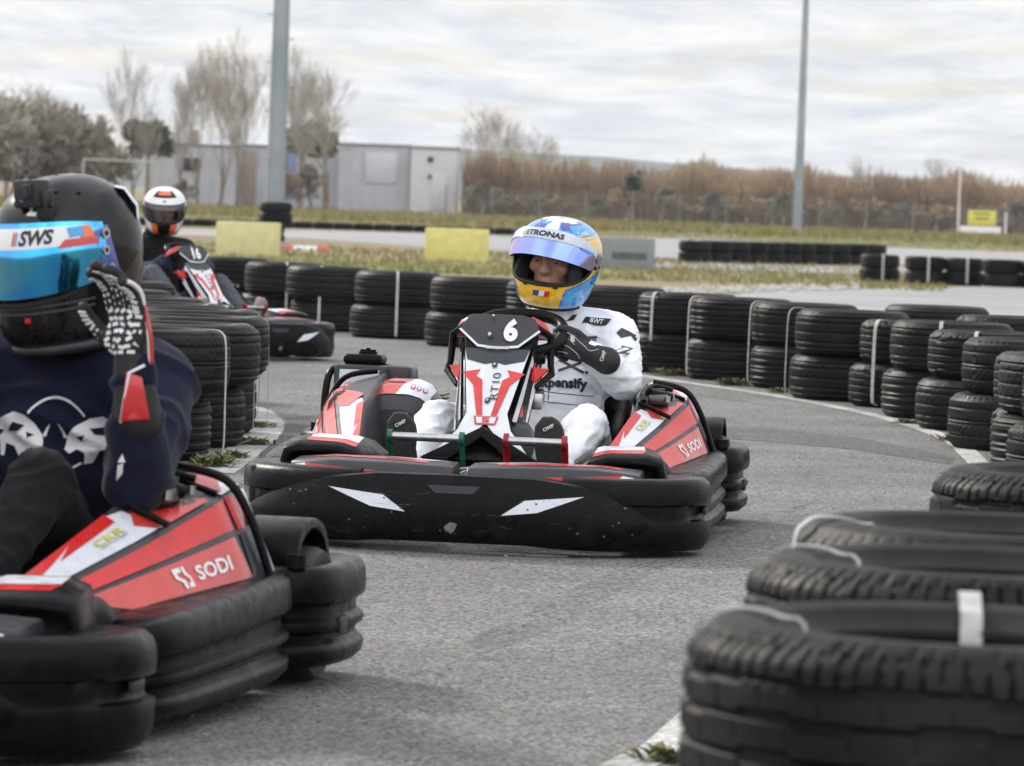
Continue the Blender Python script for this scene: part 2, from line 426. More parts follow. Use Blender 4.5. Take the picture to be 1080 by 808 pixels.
# patched and cracked asphalt near the kart
sheet('asphalt_patch', gpoly([(268, 470), (300, 442), (345, 437), (380, 452), (360, 520), (300, 560), (262, 560)]), ASPH2, 0.0052, 0.1, 0.4)
sheet('asphalt_patch', gpoly([(700, 448), (800, 452), (900, 462), (1010, 484), (1002, 491), (900, 475), (800, 466), (700, 460)]), ASPH2, 0.0052, 0.12, 0.5)
SKID = ground_mat('rubbered_asphalt', (0.118, 0.116, 0.112), (0.165, 0.161, 0.156), 1.6, speck=(95, 0.35, 1.6), bump=0.9)
def skid(pts, w, z):
    P = smooth_path([(p.x, p.y, 0) for p in pts], 10); m = len(P); up = []; dn = []
    for i, q in enumerate(P):
        t = (P[min(m - 1, i + 1)] - P[max(0, i - 1)]).normalized(); n = Vector((t.y, -t.x, 0)); k = w * min(1, 4 * i / m, 4 * (m - 1 - i) / m + .02) * (1 + .25 * noise.noise(q * 2.7)); up.append(q + n * k); dn.append(q - n * k)
    tag(one('skid_mark', ([(v.x, v.y, z) for v in up + dn], [(i, i + 1, m + i + 1, m + i) for i in range(m - 1)]), SKID), kind='structure')
for i, (pts_, w) in enumerate([([(420, 720), (560, 660), (700, 590), (860, 530)], .06), ([(380, 420), (560, 430), (760, 445), (930, 470)], .08), ([(310, 395), (480, 398), (640, 405), (820, 430)], .09)]):
    skid([ground(*p) for p in pts_], w, 0.0043 + 0.0001 * i)
def line_strip(name, pts, w, z=0.0062):
    P = smooth_path([(p.x, p.y, 0) for p in pts], 8); up = []; dn = []
    for i, q in enumerate(P):
        a = P[max(0, i - 1)]; b = P[min(len(P) - 1, i + 1)]; t = (b - a).normalized(); n = Vector((t.y, -t.x, 0))
        k = 1 + 0.12 * noise.noise(q * 3.1)
        up.append(q + n * w * k); dn.append(q - n * w * k)
    m = len(P); V = [(v.x, v.y, z) for v in up + dn]; F = [(i, i + 1, m + i + 1, m + i) for i in range(m - 1)]
    o = one(name, (V, F), PAINT); tag(o, kind='structure')
line_strip('road_marking', [ground(620, 387), ground(700, 401), ground(790, 414), ground(870, 428), ground(945, 445), ground(1000, 464), ground(1022, 480), Vector((1.84, 17.6, 0)), Vector((1.62, 16.0, 0)), Vector((1.15, 13.5, 0)), Vector((0.62, 10.4, 0)), ground(712, 783), ground(672, 806), Vector((0.02, 7.2, 0))], 0.046)
line_strip('road_marking', [ground(225, 500), ground(250, 482), ground(274, 462), ground(281, 448), ground(272, 436), ground(255, 430), ground(225, 428)], 0.075)

# far hills
hv = []; hf = []
nx = 160
for i in range(nx + 1):
    x = -1400 + 2800 * i / nx
    px = 540 + x * 4800 / 2700.0
    top = 31 * (0.8 if px < 300 else (0.8 + 0.2 * (px - 300) / 150) if px < 450 else max(0.55, 1 - (px - 450) / 1700)) + 2.5 * noise.noise(Vector((x * 0.01, 3, 0))) + 1.2 * noise.noise(Vector((x * 0.05, 9, 0)))
    hv += [(x, 2550, -1), (x, 2640, top * 0.6), (x, 2700, top), (x, 2900, top * 0.5), (x, 3000, -1)]
for i in range(nx):
    for j in range(4): hf.append((i * 5 + j, i * 5 + j + 1, i * 5 + 5 + j + 1, i * 5 + 5 + j))
HILL = ground_mat('wooded_hill', (0.06, 0.075, 0.06), (0.09, 0.10, 0.07), 0.02, bump=0.1)
tag(one('hills', (hv, hf), HILL), kind='structure')

# ------------------------------------------------------------------ trees, reeds and shrubs far behind
BARK = mat('bare_bark', (0.24, 0.195, 0.165), 0.9, var=0.25, vscale=2)
TWIG = mat('bare_twigs', (0.38, 0.345, 0.295), 0.9, var=0.25, vscale=1)
TWIGR = mat('russet_twigs', (0.36, 0.26, 0.17), 0.9, var=0.3, vscale=1)
TWIGD = mat('dark_twigs', (0.25, 0.22, 0.175), 0.9, var=0.3, vscale=1)
REED = mat('dry_reeds', (0.46, 0.345, 0.225), 0.9, var=0.35, vscale=0.35, col2=(0.25, 0.18, 0.13), c2=(0.4, 0.6))
EVER = mat('evergreen_leaves', (0.035, 0.052, 0.028), 0.8, var=0.35, vscale=1.5)
LEAF = mat('weed_leaves', (0.085, 0.115, 0.035), 0.8, var=0.35, vscale=12, col2=(0.24, 0.19, 0.09), c2=(0.42, 0.6))

def bare_tree_mesh(seed, h, depth=6, spread=0.5, twig=0.0075, trunk_frac=0.3, r0=None, kids=(2, 4), twigm=TWIG, upright=0.25, ratio=0.72):
    rnd = random.Random(seed); tr = ([], []); cr = ([], [])
    def seg(acc, a, b, ra, rb):
        V, F = acc; k = len(V); t = (b - a).normalized(); x = t.orthogonal().normalized(); y = t.cross(x)
        for p, r in ((a, ra), (b, rb)):
            for i in range(3):
                an = i * 2.0944; V.append(p + x * math.cos(an) * r + y * math.sin(an) * r)
        for i in range(3): j = (i + 1) % 3; F.append((k + i, k + j, k + 3 + j, k + 3 + i))
    def grow(p, d, l, r, lev):
        acc = tr if lev >= depth - 1 else cr
        q = p; n = 3 if lev > 2 else 2; r1 = r
        joints = []
        for i in range(n):
            d = (d + Vector((rnd.gauss(0, 0.10), rnd.gauss(0, 0.10), upright * 0.25))).normalized(); e2 = q + d * (l / n); r2 = max(twig, r1 * 0.82)
            seg(acc, q, e2, max(r1, twig), r2); q = e2; r1 = r2; joints.append((q.copy(), r1, d.copy()))
        if lev <= 0: return
        for k in range(rnd.randint(*kids)):
            jp, jr, jd = joints[-1] if k < 1 else rnd.choice(joints)
            ax = jd.orthogonal().normalized(); ax.rotate(Matrix.Rotation(rnd.uniform(0, 6.28), 3, jd))
            nd = (jd + ax * rnd.uniform(0.35, 1.0) * spread * 1.6 + Vector((0, 0, upright))).normalized()
            grow(jp, nd, l * rnd.uniform(ratio - 0.12, ratio + 0.08), jr * 0.58, lev - 1)
    l0 = h * trunk_frac
    grow(Vector((0, 0, 0)), Vector((0, 0, 1)), l0, r0 or h * 0.014, depth)
    zmax = max([v.z for v in cr[0]] + [0.1]); k = h / zmax
    for acc in (tr, cr):
        for v in acc[0]: v *= k
    return tr, cr
def tree_thing(name, seed, h, **kw):
    twm = kw.pop('twm', TWIG)
    tr, cr = bare_tree_mesh(seed, h, **kw)
    t = empty(name); one('trunk', tr, BARK, t, 180); one('crown', cr, twm, t, 180); return t, [c for c in t.children] if False else None
def place_trees():
    protos = {}
    def get(kind, name='bare_tree'):
        args = {'tall0': dict(seed=3, h=8, spread=0.40, upright=0.22, depth=6, trunk_frac=0.17, ratio=.80, kids=(3, 4), twig=.0042), 'tall1': dict(seed=11, h=8, spread=0.42, upright=0.22, depth=6, trunk_frac=0.17, ratio=.80, kids=(3, 4), twig=.0042),
                'wide': dict(seed=5, h=8, spread=0.55, upright=0.15, depth=6, trunk_frac=0.16, ratio=.80, kids=(3, 4), twig=.0045), 'fan': dict(seed=8, h=8, spread=0.5, upright=0.12, depth=6, trunk_frac=0.14, ratio=.80, kids=(3, 4), twig=.0045),
                'thicket': dict(seed=21, h=4, spread=0.75, upright=0.10, depth=6, trunk_frac=0.05, ratio=.85, kids=(3, 4), twig=.0055, r0=.035, twm=TWIGD), 'thicket2': dict(seed=31, h=4, spread=0.8, upright=0.10, depth=6, trunk_frac=0.05, ratio=.85, kids=(3, 4), twig=.0055, r0=.035, twm=TWIG),
                'shrub': dict(seed=41, h=2, spread=0.9, upright=0.1, depth=6, trunk_frac=0.1, r0=0.03, twm=TWIGD, twig=0.009), 'shrub2': dict(seed=43, h=2, spread=0.9, upright=0.12, depth=6, trunk_frac=0.1, r0=0.03, twm=TWIGR, twig=0.009)}[kind]
        a = dict(args)
        seed = a.pop('seed'); h = a.pop('h'); twm = a.pop('twm', TWIG)
        tr, cr = bare_tree_mesh(seed, h, **a)
        t = empty(name); k1 = one('trunk', tr, BARK, t, 180); k2 = one('crown', cr, twm, t, 180)
        return t, [k1, k2], h
    def put(kind, name, px, py_top, Y, label, cat, group, rz=0, wide=1.0):
        if kind not in protos: protos[kind] = get(kind, name); t, ks, h = protos[kind]
        else:
            t0, ks0, h = protos[kind]; t = copy_tree(t0, ks0)
        base = at_depth(px, 300, Y); top = at_depth(px, py_top, Y)
        t.location = (top.x - 0.0, Y, 0); s_ = top.z / h; t.scale = (s_ * wide, s_ * wide, s_); t.rotation_euler = (0, 0, rz)
        tag(t, label, cat, group)
    T = 'bare tree'
    g1 = 'bare winter trees behind the track'
    for (kd, px, top, Y, rz, w, lb) in [
        ('tall0', 146, 42, 236, 0.3, 0.75, 'slim bare tree rising over the round dark evergreen beside the football goal'),
        ('tall1', 214, 38, 234, 1.2, 0.62, 'tall narrow bare tree in front of the long white building, farthest from the lamp post'),
        ('tall0', 262, 26, 236, 2.2, 0.8, 'tallest bare tree, upright and close beside the thick lamp post'),
        ('tall1', 322, 44, 238, 3.0, 0.8, 'bare tree just past the thick lamp post over the white cabins'),
        ('fan', 352, 66, 232, 0.5, 0.9, 'leaning bare tree fanning out in front of the white cabins'),
        ('wide', 500, 104, 262, 2.0, 0.95, 'rounded bare tree standing over the end of the white building'),
        ('wide', 562, 130, 268, 0.4, 0.9, 'smaller bare tree next to the rounded one above the reeds'),
        ('tall0', 915, 160, 262, 1.0, 0.9, 'thin bare tree poking out of the reeds near the yellow sign'),
        ('fan', 992, 160, 262, 0.0, 0.7, 'low bare tree above the reeds behind the yellow sign'),
        ('tall1', 238, 52, 240, 4.0, 0.7, 'bare tree between the tallest one and the narrow one'),
        ('tall0', 192, 60, 242, 5.0, 0.6, 'thinnest bare tree behind the narrow one, partly hidden'),
        ('wide', 15, 78, 236, 2.0, 1.1, 'broad bare tree at the very edge over the black helmet'),
        ('fan', 60, 98, 240, 1.4, 1.0, 'broad bare tree second from the edge over the black helmet')]:
        put(kd, 'bare_tree', px, top, Y, lb, T, g1, rz, w)
    rnd = random.Random(5)
    words_ = ['first', 'second', 'third', 'fourth', 'fifth', 'sixth', 'seventh', 'eighth', 'ninth', 'tenth', 'eleventh', 'twelfth', 'thirteenth', 'fourteenth', 'fifteenth', 'sixteenth', 'seventeenth', 'eighteenth', 'nineteenth', 'twentieth', 'twenty-first', 'twenty-second']
    lst = [(-25, 96, 0), (-2, 88, 1), (22, 96, 0), (48, 100, 1), (72, 112, 0), (94, 130, 1), (116, 150, 0), (-14, 120, 1), (36, 130, 0), (62, 138, 1)]
    for i, (px, top, k) in enumerate(sorted(lst)):
        put('thicket2' if k else 'thicket', 'bush', px, top, 228 + rnd.uniform(-3, 4), '%s bare brown bush from the outer edge in the thicket beyond the football goal' % words_[i], 'bush', 'bare bushes in the thicket by the goal', rnd.uniform(0, 6), rnd.uniform(0.9, 1.2))
    for i in range(20):
        px = 502 + i * 32 + rnd.uniform(-8, 8)
        hh = 52 - (px - 480) * 0.02
        put('shrub2' if i % 2 else 'shrub', 'shrub', px, 211 + 0.0366 * (px - 540) - rnd.uniform(2, 24), 243.5 + rnd.uniform(0, 3), '%s leafless shrub from the white building in the row before the reeds' % words_[i], 'shrub', 'leafless shrubs in front of the reeds', rnd.uniform(0, 6), rnd.uniform(1.1, 1.5))
    for i, px in enumerate([196, 300, 330]):
        put('shrub2' if i % 2 else 'shrub', 'shrub', px, 188 - (i % 3) * 8, 232, '%s leafless shrub along the foot of the white building' % words_[i], 'shrub', 'leafless shrubs at the white building', i, 0.9)
place_trees()

def evergreen(px, py, Y, rw, rh, label, seed, n=1400, base_z=None):
    rnd = random.Random(seed); c = at_depth(px, py, Y); V = []; F = []
    lob = [(Vector((rnd.uniform(-.55, .55), rnd.uniform(-.5, .5), rnd.uniform(-.45, .45))), rnd.uniform(.35, .6)) for _ in range(16)]
    for i in range(n):
        lc, lr = rnd.choice(lob); d = Vector((rnd.gauss(0, 1), rnd.gauss(0, 1), rnd.gauss(0, 1))).normalized() * lr * rnd.uniform(0.55, 1.05)
        p = lc + d; p = Vector((p.x * rw, p.y * rw, p.z * rh))
        s_ = rnd.uniform(0.06, 0.14) * 1.2; a = Vector((rnd.gauss(0, 1), rnd.gauss(0, 1), rnd.gauss(0, 1))).normalized(); b = a.orthogonal().normalized(); k = len(V)
        V += [p + a * s_, p + b * s_ * .8, p - a * s_ * .9, p - b * s_ * .8]; F.append((k, k + 1, k + 2, k + 3))
    t = empty('evergreen_tree', (c.x, Y, 0)); V = [v + Vector((0, 0, c.z)) for v in V]
    one('crown', (V, F), EVER, t, 180); one('trunk', cyl((0, 0, 0), (0, 0, c.z), 0.14, 8, 0.08), BARK, t)
    tag(t, label, 'evergreen tree')
evergreen(157, 147, 244, 1.55, 1.3, 'round dark evergreen tree beyond the football goal', 1, 2400)
evergreen(318, 147, 246, 1.5, 1.35, 'dark evergreen tree directly behind the thick lamp post', 2, 2400)
evergreen(344, 153, 246, 0.75, 0.8, 'small dark evergreen beside the one behind the thick lamp post', 3, 900)
evergreen(668, 200, 244, 0.45, 1.15, 'narrow dark green bush standing out of the brown reeds', 4, 500)
evergreen(8, 150, 250, 2.2, 1.5, 'dark evergreen hidden in the thicket over the black helmet', 5, 1500)
evergreen(100, 156, 250, 1.4, 1.0, 'low dark evergreen in the thicket next to the football goal', 6, 1500)

def reed_bed():
    rnd = random.Random(9); V = []; F = []
    for i in range(15000):
        Y = 247.5 + rnd.random() ** 1.5 * 12; X = rnd.uniform(-3.1, 36)
        hh = (3.25 - 0.004 * X) * (0.66 + 0.40 * rnd.random() ** 1.8 + 0.24 * noise.noise(Vector((X * 0.35, 0, 2))) + 0.14 * noise.noise(Vector((X * 1.3, 0, 5))))
        if rnd.random() < 0.04: hh *= 1.1
        lx = rnd.gauss(0, 0.12); ly = rnd.gauss(0, 0.1); r = rnd.uniform(0.008, 0.02); k = len(V)
        for (z, rr) in ((0, r), (hh * 0.8, r * 0.8), (hh * 0.88, r * 2.6), (hh, r * 0.4)):
            t = (z / hh) ** 2
            for a in range(3): V.append((X + lx * t + math.cos(a * 2.094 + i) * rr, Y + ly * t + math.sin(a * 2.094 + i) * rr, z))
        for s_ in range(3):
            for a in range(3): b = (a + 1) % 3; F.append((k + s_ * 3 + a, k + s_ * 3 + b, k + s_ * 3 + 3 + b, k + s_ * 3 + 3 + a))
    tag(one('reed_bed', (V, F), REED, None, 180), kind='stuff')
reed_bed()

def grass_blades(name, regions, n, seed, hs, m):
    rnd = random.Random(seed); V = []; F = []
    for _ in range(n):
        (x0, y0, x1, y1) = rnd.choice(regions); px = rnd.uniform(x0, x1); py = y0 + (y1 - y0) * rnd.random() + 0.0366 * (px - 540)
        g = ground(px, py); s_ = rnd.uniform(*hs); 
        for b in range(3):
            a = rnd.uniform(0, 6.28); w = s_ * 0.22; k = len(V); ox = rnd.uniform(-.1, .1); oy = rnd.uniform(-.1, .1)
            dx, dy = math.cos(a), math.sin(a)
            V += [(g.x + ox - dx * w, g.y + oy - dy * w, 0.0), (g.x + ox + dx * w, g.y + oy + dy * w, 0.0), (g.x + ox + dy * s_ * .3, g.y + oy - dx * s_ * .3, s_)]
            F.append((k, k + 1, k + 2))
    tag(one(name, (V, F), m, None, 180), kind='stuff')
GR1 = mat('verge_grass', (0.21, 0.205, 0.065), 0.9, var=0.3, vscale=0.4, col2=(0.27, 0.21, 0.11), c2=(0.45, 0.6))
grass_blades('grass', [(100, 232, 1150, 244), (100, 236, 1150, 247), (150, 268, 1000, 292)], 9000, 3, (0.04, 0.09), GR1)
grass_blades('grass', [(-50, 229, 1150, 236), (-50, 231, 1150, 240)], 7000, 4, (0.12, 0.32), GR1)
# pale stones along the edge of the side road
def stones():
    rnd = random.Random(4); acc = []
    for _ in range(420):
        px = rnd.uniform(700, 905); g = ground(px, 309 - (px - 700) * 0.028 + rnd.uniform(-3.5, 3.5)); s_ = rnd.uniform(0.02, 0.055)
        acc.append(ellipsoid((g.x, g.y, s_ * .4), (s_, s_ * .8, s_ * .6), (0, 0, rnd.random() * 3), 5, 4))
    tag(one('gravel', join(*acc), mat('pale_stone', (0.42, 0.40, 0.37), 0.9), None, 180), kind='stuff')
stones()

# ------------------------------------------------------------------ buildings, posts, fence
WALLW = mat('cabin_wall', (0.44, 0.455, 0.49), 0.6, var=0.10, vscale=0.7, col2=(0.40, 0.40, 0.42), c2=(0.45, 0.8))
WALLB = mat('cabin_end_wall', (0.58, 0.58, 0.58), 0.6, var=0.06, vscale=0.7)
ROOFD = mat('cabin_roof_edge', (0.17, 0.18, 0.20), 0.6)
SHUT = mat('shutter', (0.52, 0.52, 0.58), 0.5); HOLE = mat('dark_opening', (0.03, 0.03, 0.03), 0.6); BLUED = mat('blue_door', (0.17, 0.22, 0.34), 0.5)
RUST = mat('rusty_door', (0.30, 0.25, 0.22), 0.8)
def cabin(name, pxa, pxb, top, Y, depth, label, feats, m=WALLW, ribs=True, end=None):
    a = at_depth(pxa, top, Y); b = at_depth(pxb, top, Y); w = b.x - a.x; h = (a.z + b.z) / 2
    t = empty(name, ((a.x + b.x) / 2, Y, 0))
    p = Part(); p.add(box((0, depth / 2, h / 2), (w, depth, h)), m)
    if ribs:
        n = int(w / 0.6)
        for i in range(n + 1): p.add(box((-w / 2 + w * i / n, -0.012, h / 2), (0.05, 0.03, h - 0.1)), m)
    p.build('wall', t); one('roof', box((0, depth / 2, h + 0.06), (w + 0.16, depth + 0.16, 0.12), 0.02), ROOFD, t)
    for (nm, fx, fz, fw, fh, mm) in feats:
        f = one(nm, box((-w / 2 + fx * w, -0.04, fz), (fw, 0.06, fh), 0.01), mm, t)
    tag(t, label, 'cabin', 'white prefab cabins of the track building'); return t
cabin('cabin', 434, 483, 157, 250, 6, 'pale end cabin with a small round vent beside the reeds', [('vent', 0.42, 3.05, 0.3, 0.3, HOLE), ('door', 0.62, 1.3, 0.85, 2.0, WALLB), ('vent', 0.42, 2.1, 0.18, 0.25, HOLE)], WALLB, ribs=False)
cabin('cabin', 358, 433, 154, 251, 6, 'grey white cabin with one big pale shutter, next to the pale end cabin', [('shutter', 0.60, 2.5, 1.75, 1.7, SHUT)])
cabin('cabin', 250, 357, 156, 252, 6, 'long cabin behind the thick lamp post with blue and brown doors', [('door', 0.52, 1.9, 0.8, 2.6, BLUED), ('door', 0.10, 1.7, 1.1, 3.0, RUST), ('door', 0.45, 1.7, 0.5, 2.9, RUST)])
cabin('cabin', 160, 249, 154, 250, 6, 'cabin with a dark window farthest from the reeds', [('window', 0.48, 2.3, 0.9, 0.7, HOLE), ('chimney', 0.5, 3.8, 0.5, 0.8, RUST)])

CONC = mat('galvanised_post', (0.22, 0.26, 0.29), 0.45, metal=0.3, vscale=1.2, col2=(0.36, 0.38, 0.38), c2=(0.4, 0.7))
def lamp_post(px, py, H, r0, r1, label):
    g = ground(px, py); t = empty('lamp_post', (g.x, g.y, 0)); lean = 0.0
    one('pole', tube([(0, 0, 0), (0, 0, H * 0.5), (0, 0, H)], [r0, (r0 + r1) / 2, r1], 16), CONC, t)
    one('base_plate', box((0, 0, 0.03), (r0 * 3, r0 * 3, 0.06), 0.01), CONC, t)
    p = Part()
    for i in range(int(H / 0.45)):
        z = 1.6 + i * 0.45; s_ = 1 if i % 2 else -1
        if z < H - 0.4: rr = r0 + (r1 - r0) * z / H; p.add(cyl((s_ * rr * .9, 0, z), (s_ * (rr + 0.10), 0, z), 0.012, 5), CONC)
    p.build('climbing_rung', t)['kind'] = 'stuff'
    p = Part(); p.add(box((0, 0, H + 0.05), (2.2, 0.12, 0.1), 0.02), CONC); p.build('crossarm', t)
    for sx in (-0.9, -0.3, 0.3, 0.9):
        l = one('floodlight', box((sx, -0.15, H + 0.25), (0.42, 0.18, 0.34), 0.03, rot=(R(35), 0, 0)), DMETAL, t)
    tag(t, label, 'lamp post')
lamp_post(288.5, 258, 12, 0.185, 0.10, 'thick grey lamp post with black tyres piled round its foot')
lamp_post(840.5, 247, 14, 0.20, 0.09, 'thin distant lamp post in front of the reeds')

def fence():
    A = at_depth(470, 220, 242); B = at_depth(1160, 250, 242); t = empty('wire_fence', ((A.x + B.x) / 2, 242, 0)); w = B.x - A.x; H = 1.55
    FM = mat('fence_wire', (0.20, 0.22, 0.22), 0.6, metal=0.4)
    n = int(w / 2.4)
    for i in range(n + 1): one('post', cyl((-w / 2 + w * i / n, 0, 0), (-w / 2 + w * i / n, 0, H + 0.12), 0.035, 8), FM, t)
    p = Part(); k = int(w / 0.13)
    for i in range(k):
        x = -w / 2 + i * w / k
        for s_ in (-1, 1):
            a = Vector((x, s_ * 0.004, 0)); b = Vector((x + s_ * H * 0.55, s_ * 0.004, H))
            if abs(b.x) <= w / 2: p.add(tube([a, b], 0.004, 3, cap=False), FM)
    for z in (0.05, H * .5, H): p.add(tube([(-w / 2, 0, z), (w / 2, 0, z)], 0.006, 4), FM)
    p.build('wire_mesh', t, 180)['kind'] = 'stuff'
    tag(t, 'low wire mesh fence with thin posts in front of the reeds', 'fence')
fence()
def goal():
    a = at_depth(88, 168, 222); b = at_depth(163, 170, 226); t = empty('football_goal', (a.x, 222, 0)); d = b - a
    GW = mat('goal_paint', (0.42, 0.40, 0.36), 0.5); h = a.z
    for x, y in ((0, 0), (d.x, d.y)): one('goal_post', cyl((x, y, 0), (x, y, h), 0.05, 8), GW, t)
    one('crossbar', cyl((0, 0, h), (d.x, d.y, h), 0.05, 8), GW, t)
    tag(t, 'white football goal frame in front of the brown thicket', 'football goal')
goal()
def barrier(pxa, pxb, pyb, hpx, m, label, cat='barrier block', cracks=None):
    g0 = ground(pxa, pyb); g1 = ground(pxb, pyb + 0.0366 * (pxb - pxa)); w = (g1 - g0).length; h = hpx / (4800 / g0.y)
    t = empty('barrier_block', ((g0.x + g1.x) / 2, (g0.y + g1.y) / 2 + 0.2, 0))
    p = Part(); p.add(box((0, 0, h / 2), (w, 0.42, h), 0.02), m)
    if cracks: p.add(box((0.06, -0.2125, h * 0.42), (w * 0.6, 0.004, h * 0.22)), cracks)
    p.build('block', t); tag(t, label, cat); return t
YEL = mat('faded_yellow_paint', (0.62, 0.56, 0.20), 0.8, var=0.1, vscale=6, col2=(0.38, 0.36, 0.14), c2=(0.58, 0.8))
YEL2 = mat('pale_yellow_paint', (0.58, 0.53, 0.28), 0.8, var=0.1, vscale=5, col2=(0.42, 0.40, 0.24), c2=(0.58, 0.8))
GREY = mat('weathered_concrete', (0.23, 0.24, 0.255), 0.85, var=0.1, vscale=4, col2=(0.22, 0.22, 0.23), c2=(0.5, 0.8))
GDK = mat('dark_stain', (0.10, 0.10, 0.11), 0.9, var=0.3, vscale=10)
barrier(447.5, 515, 275.5, 35.5, YEL, 'faded yellow block alone in the grass behind the middle driver', cracks=YEL)
barrier(227, 294, 270, 37, YEL2, 'pale yellow block beside the tyres of the thick lamp post')
barrier(628.5, 690, 283, 33.5, GREY, 'grey concrete block with a dark stain behind the blue and yellow helmet', cracks=GDK)
def kerb_piece():
    g = ground(322, 264); t = empty('plastic_kerb', (g.x, g.y, 0)); n = 4
    KR = mat('kerb_red', (0.5, 0.06, 0.06), 0.5); KW = mat('kerb_white', (0.6, 0.6, 0.62), 0.5)
    for i in range(n):
        x = -0.31 + i * 0.205
        one('kerb_segment', loft([[(x0, -0.12, 0), (x0, -0.06, 0.06), (x0, 0.06, 0.08), (x0, 0.12, 0)] for x0 in (x - 0.1, x + 0.1)]), (KR, KW, KW, KR)[i], t)
    tag(t, 'low red and white plastic kerb lying beside the pale yellow block', 'kerb')
kerb_piece()
def sign():
    a = at_depth(1034, 246, 236); t = empty('roadside_sign', (a.x, 236, 0)); SY = mat('sign_yellow', (0.62, 0.55, 0.10), 0.5); k = 236 / 4800
    z = lambda py: at_depth(1034, py, 236).z
    p = Part(); p.add(box((0.05, 0, (z(222) + z(238)) / 2), (30 * k, 0.04, z(222) - z(238)), 0.01), SY)
    for (dz, ww) in ((0.22, 1.1), (-0.02, 0.9)): p.add(box((0.05, -0.0225, (z(222) + z(238)) / 2 + dz), (ww * .8, 0.004, 0.07)), INK)
    p.build('panel', t)
    p = Part(); p.add(box((0, 0.0, (z(239) + z(246)) / 2), (43 * k, 0.04, z(239) - z(246)), 0.01), BONE)
    p.build('panel', t)
    for x in (-0.6, 0.6): one('post', cyl((x, 0.05, 0), (x, 0.05, z(224)), 0.04, 8), CONC, t)
    tag(t, 'small yellow and white notice board standing before the reeds', 'sign')
    for (px, top, lb) in ((1013, 178, 'tall thin white pole next to the yellow sign'), (1061, 224, 'short white stake on the far side of the yellow sign')):
        b = at_depth(px, top, 236); o = one('marker_pole', cyl((0, 0, 0), (0, 0, b.z), 0.045, 8), BONE); o.location = (b.x, 236, 0); tag(o, lb, 'pole')
sign()

# ------------------------------------------------------------------ tyres
TYRE = mat('tyre_rubber', (0.005, 0.005, 0.0055), 0.5, var=0.3, vscale=9, bump=0.35, bscale=90, col2=(0.018, 0.017, 0.016), c2=(0.46, 0.8), spec=0.15)
TYREW = mat('worn_tyre_rubber', (0.006, 0.006, 0.0065), 0.54, var=0.3, vscale=8, bump=0.35, bscale=90, col2=(0.022, 0.021, 0.020), c2=(0.42, 0.75), spec=0.16)
STRAP = mat('strap_white', (0.42, 0.42, 0.40), 0.5, var=0.2, vscale=30)
def tyre_mesh(name, Ro, W, kind, seg=168, m=TYRE):
    rnd = random.Random(kind); h2 = W / 2; prof = []; tread = []
    nt_ = 44 if seg > 200 else 28
    for i in range(nt_ + 1):
        u = -1 + 2 * i / nt_
        prof.append((Ro - 0.010 * abs(u) ** 3 - (0.012 * max(0, (abs(u) - 0.84) / 0.16) ** 2), u * h2 * 0.86)); tread.append(u)
    side = [(0.918, 0.905), (0.895, 0.945), (0.865, 0.975), (0.83, 0.995), (0.795, 1.0), (0.76, 0.985), (0.735, 0.955), (0.72, 0.960), (0.70, 0.92), (0.66, 0.86), (0.625, 0.82), (0.605, 0.80), (0.60, 0.74), (0.615, 0.70), (0.66, 0.74), (0.76, 0.86), (0.88, 0.84), (0.93, 0.6)]
    for (a, b) in side: prof.append((Ro * a, h2 * b)); tread.append(None)
    for (a, b) in side[::-1]: prof.append((Ro * a, -h2 * b)); tread.append(None)
    npr = len(prof); V = []
    for k in range(seg):
        a = 2 * math.pi * k / seg; c, s_ = math.cos(a), math.sin(a); arc = a * Ro
        for (r, h), u in zip(prof, tread):
            d = 0
            if u is not None:
                au = abs(u)
                if kind == 0:    # ribs with transverse shoulder blocks
                    for g in (0.0, 0.36, 0.70):
                        wob = 0.03 * ((int(arc / 0.078) * 7 % 3) - 1)
                        if abs(au - g - wob) < 0.035: d = 0.008
                    if au > 0.66 and (arc + 0.012 * au) % 0.0245 < (0.006 if int(arc / 0.0245) % 2 else 0.0035): d = 0.007
                    if 0.05 < au < 0.66 and (arc + 0.03 * u + 0.03 * int(au * 2.9)) % 0.078 < 0.004: d = max(d, 0.003)
                elif kind == 1:
                    for g in (0.12, 0.45, 0.78):
                        if abs(au - g) < 0.05: d = 0.007
                    if au > 0.8 and arc % 0.022 < 0.006: d = 0.004
                elif kind == 2:  # chevrons
                    if ((arc + 0.10 * au) % 0.035) < 0.010 and au > 0.1: d = 0.006
                    if abs(au - 0.08) < 0.04 or abs(au - 0.6) < 0.035: d = 0.007
                else:
                    for g in (0.0, 0.25, 0.52, 0.8):
                        if abs(au - g) < 0.035: d = 0.006
                    if (arc + 0.03 * u) % 0.03 < 0.005: d = max(d, 0.003)
            elif kind == 0 and r / Ro > 0.88 and abs(h) > 0.44 * W and arc % 0.0245 < (0.006 if int(arc / 0.0245) % 2 else 0.0035): d = 0.006
            elif h and (0.78 <= r / Ro <= 0.90): d = -0.0012 if (k % 12) < 5 else 0
            V.append(Vector((c * (r - d), s_ * (r - d), h)))
    F = []
    for k in range(seg):
        for j in range(npr):
            a0 = k * npr + j; a1 = k * npr + (j + 1) % npr; b0 = ((k + 1) % seg) * npr + j; b1 = ((k + 1) % seg) * npr + (j + 1) % npr
            F.append((a0, b0, b1, a1))
    me = bpy.data.meshes.new(name); me.from_pydata([tuple(v) for v in V], [], F); me.materials.append(m)
    me.polygons.foreach_set('use_smooth', [True] * len(F)); me.set_sharp_from_angle(angle=R(40)); me.update(); return me
TM = [tyre_mesh('tyre', 0.305, 0.24, 1), tyre_mesh('tyre', 0.31, 0.235, 3, m=TYREW), tyre_mesh('tyre', 0.30, 0.225, 0), tyre_mesh('tyre', 0.31, 0.24, 2, m=TYREW), tyre_mesh('tyre', 0.305, 0.24, 3)]
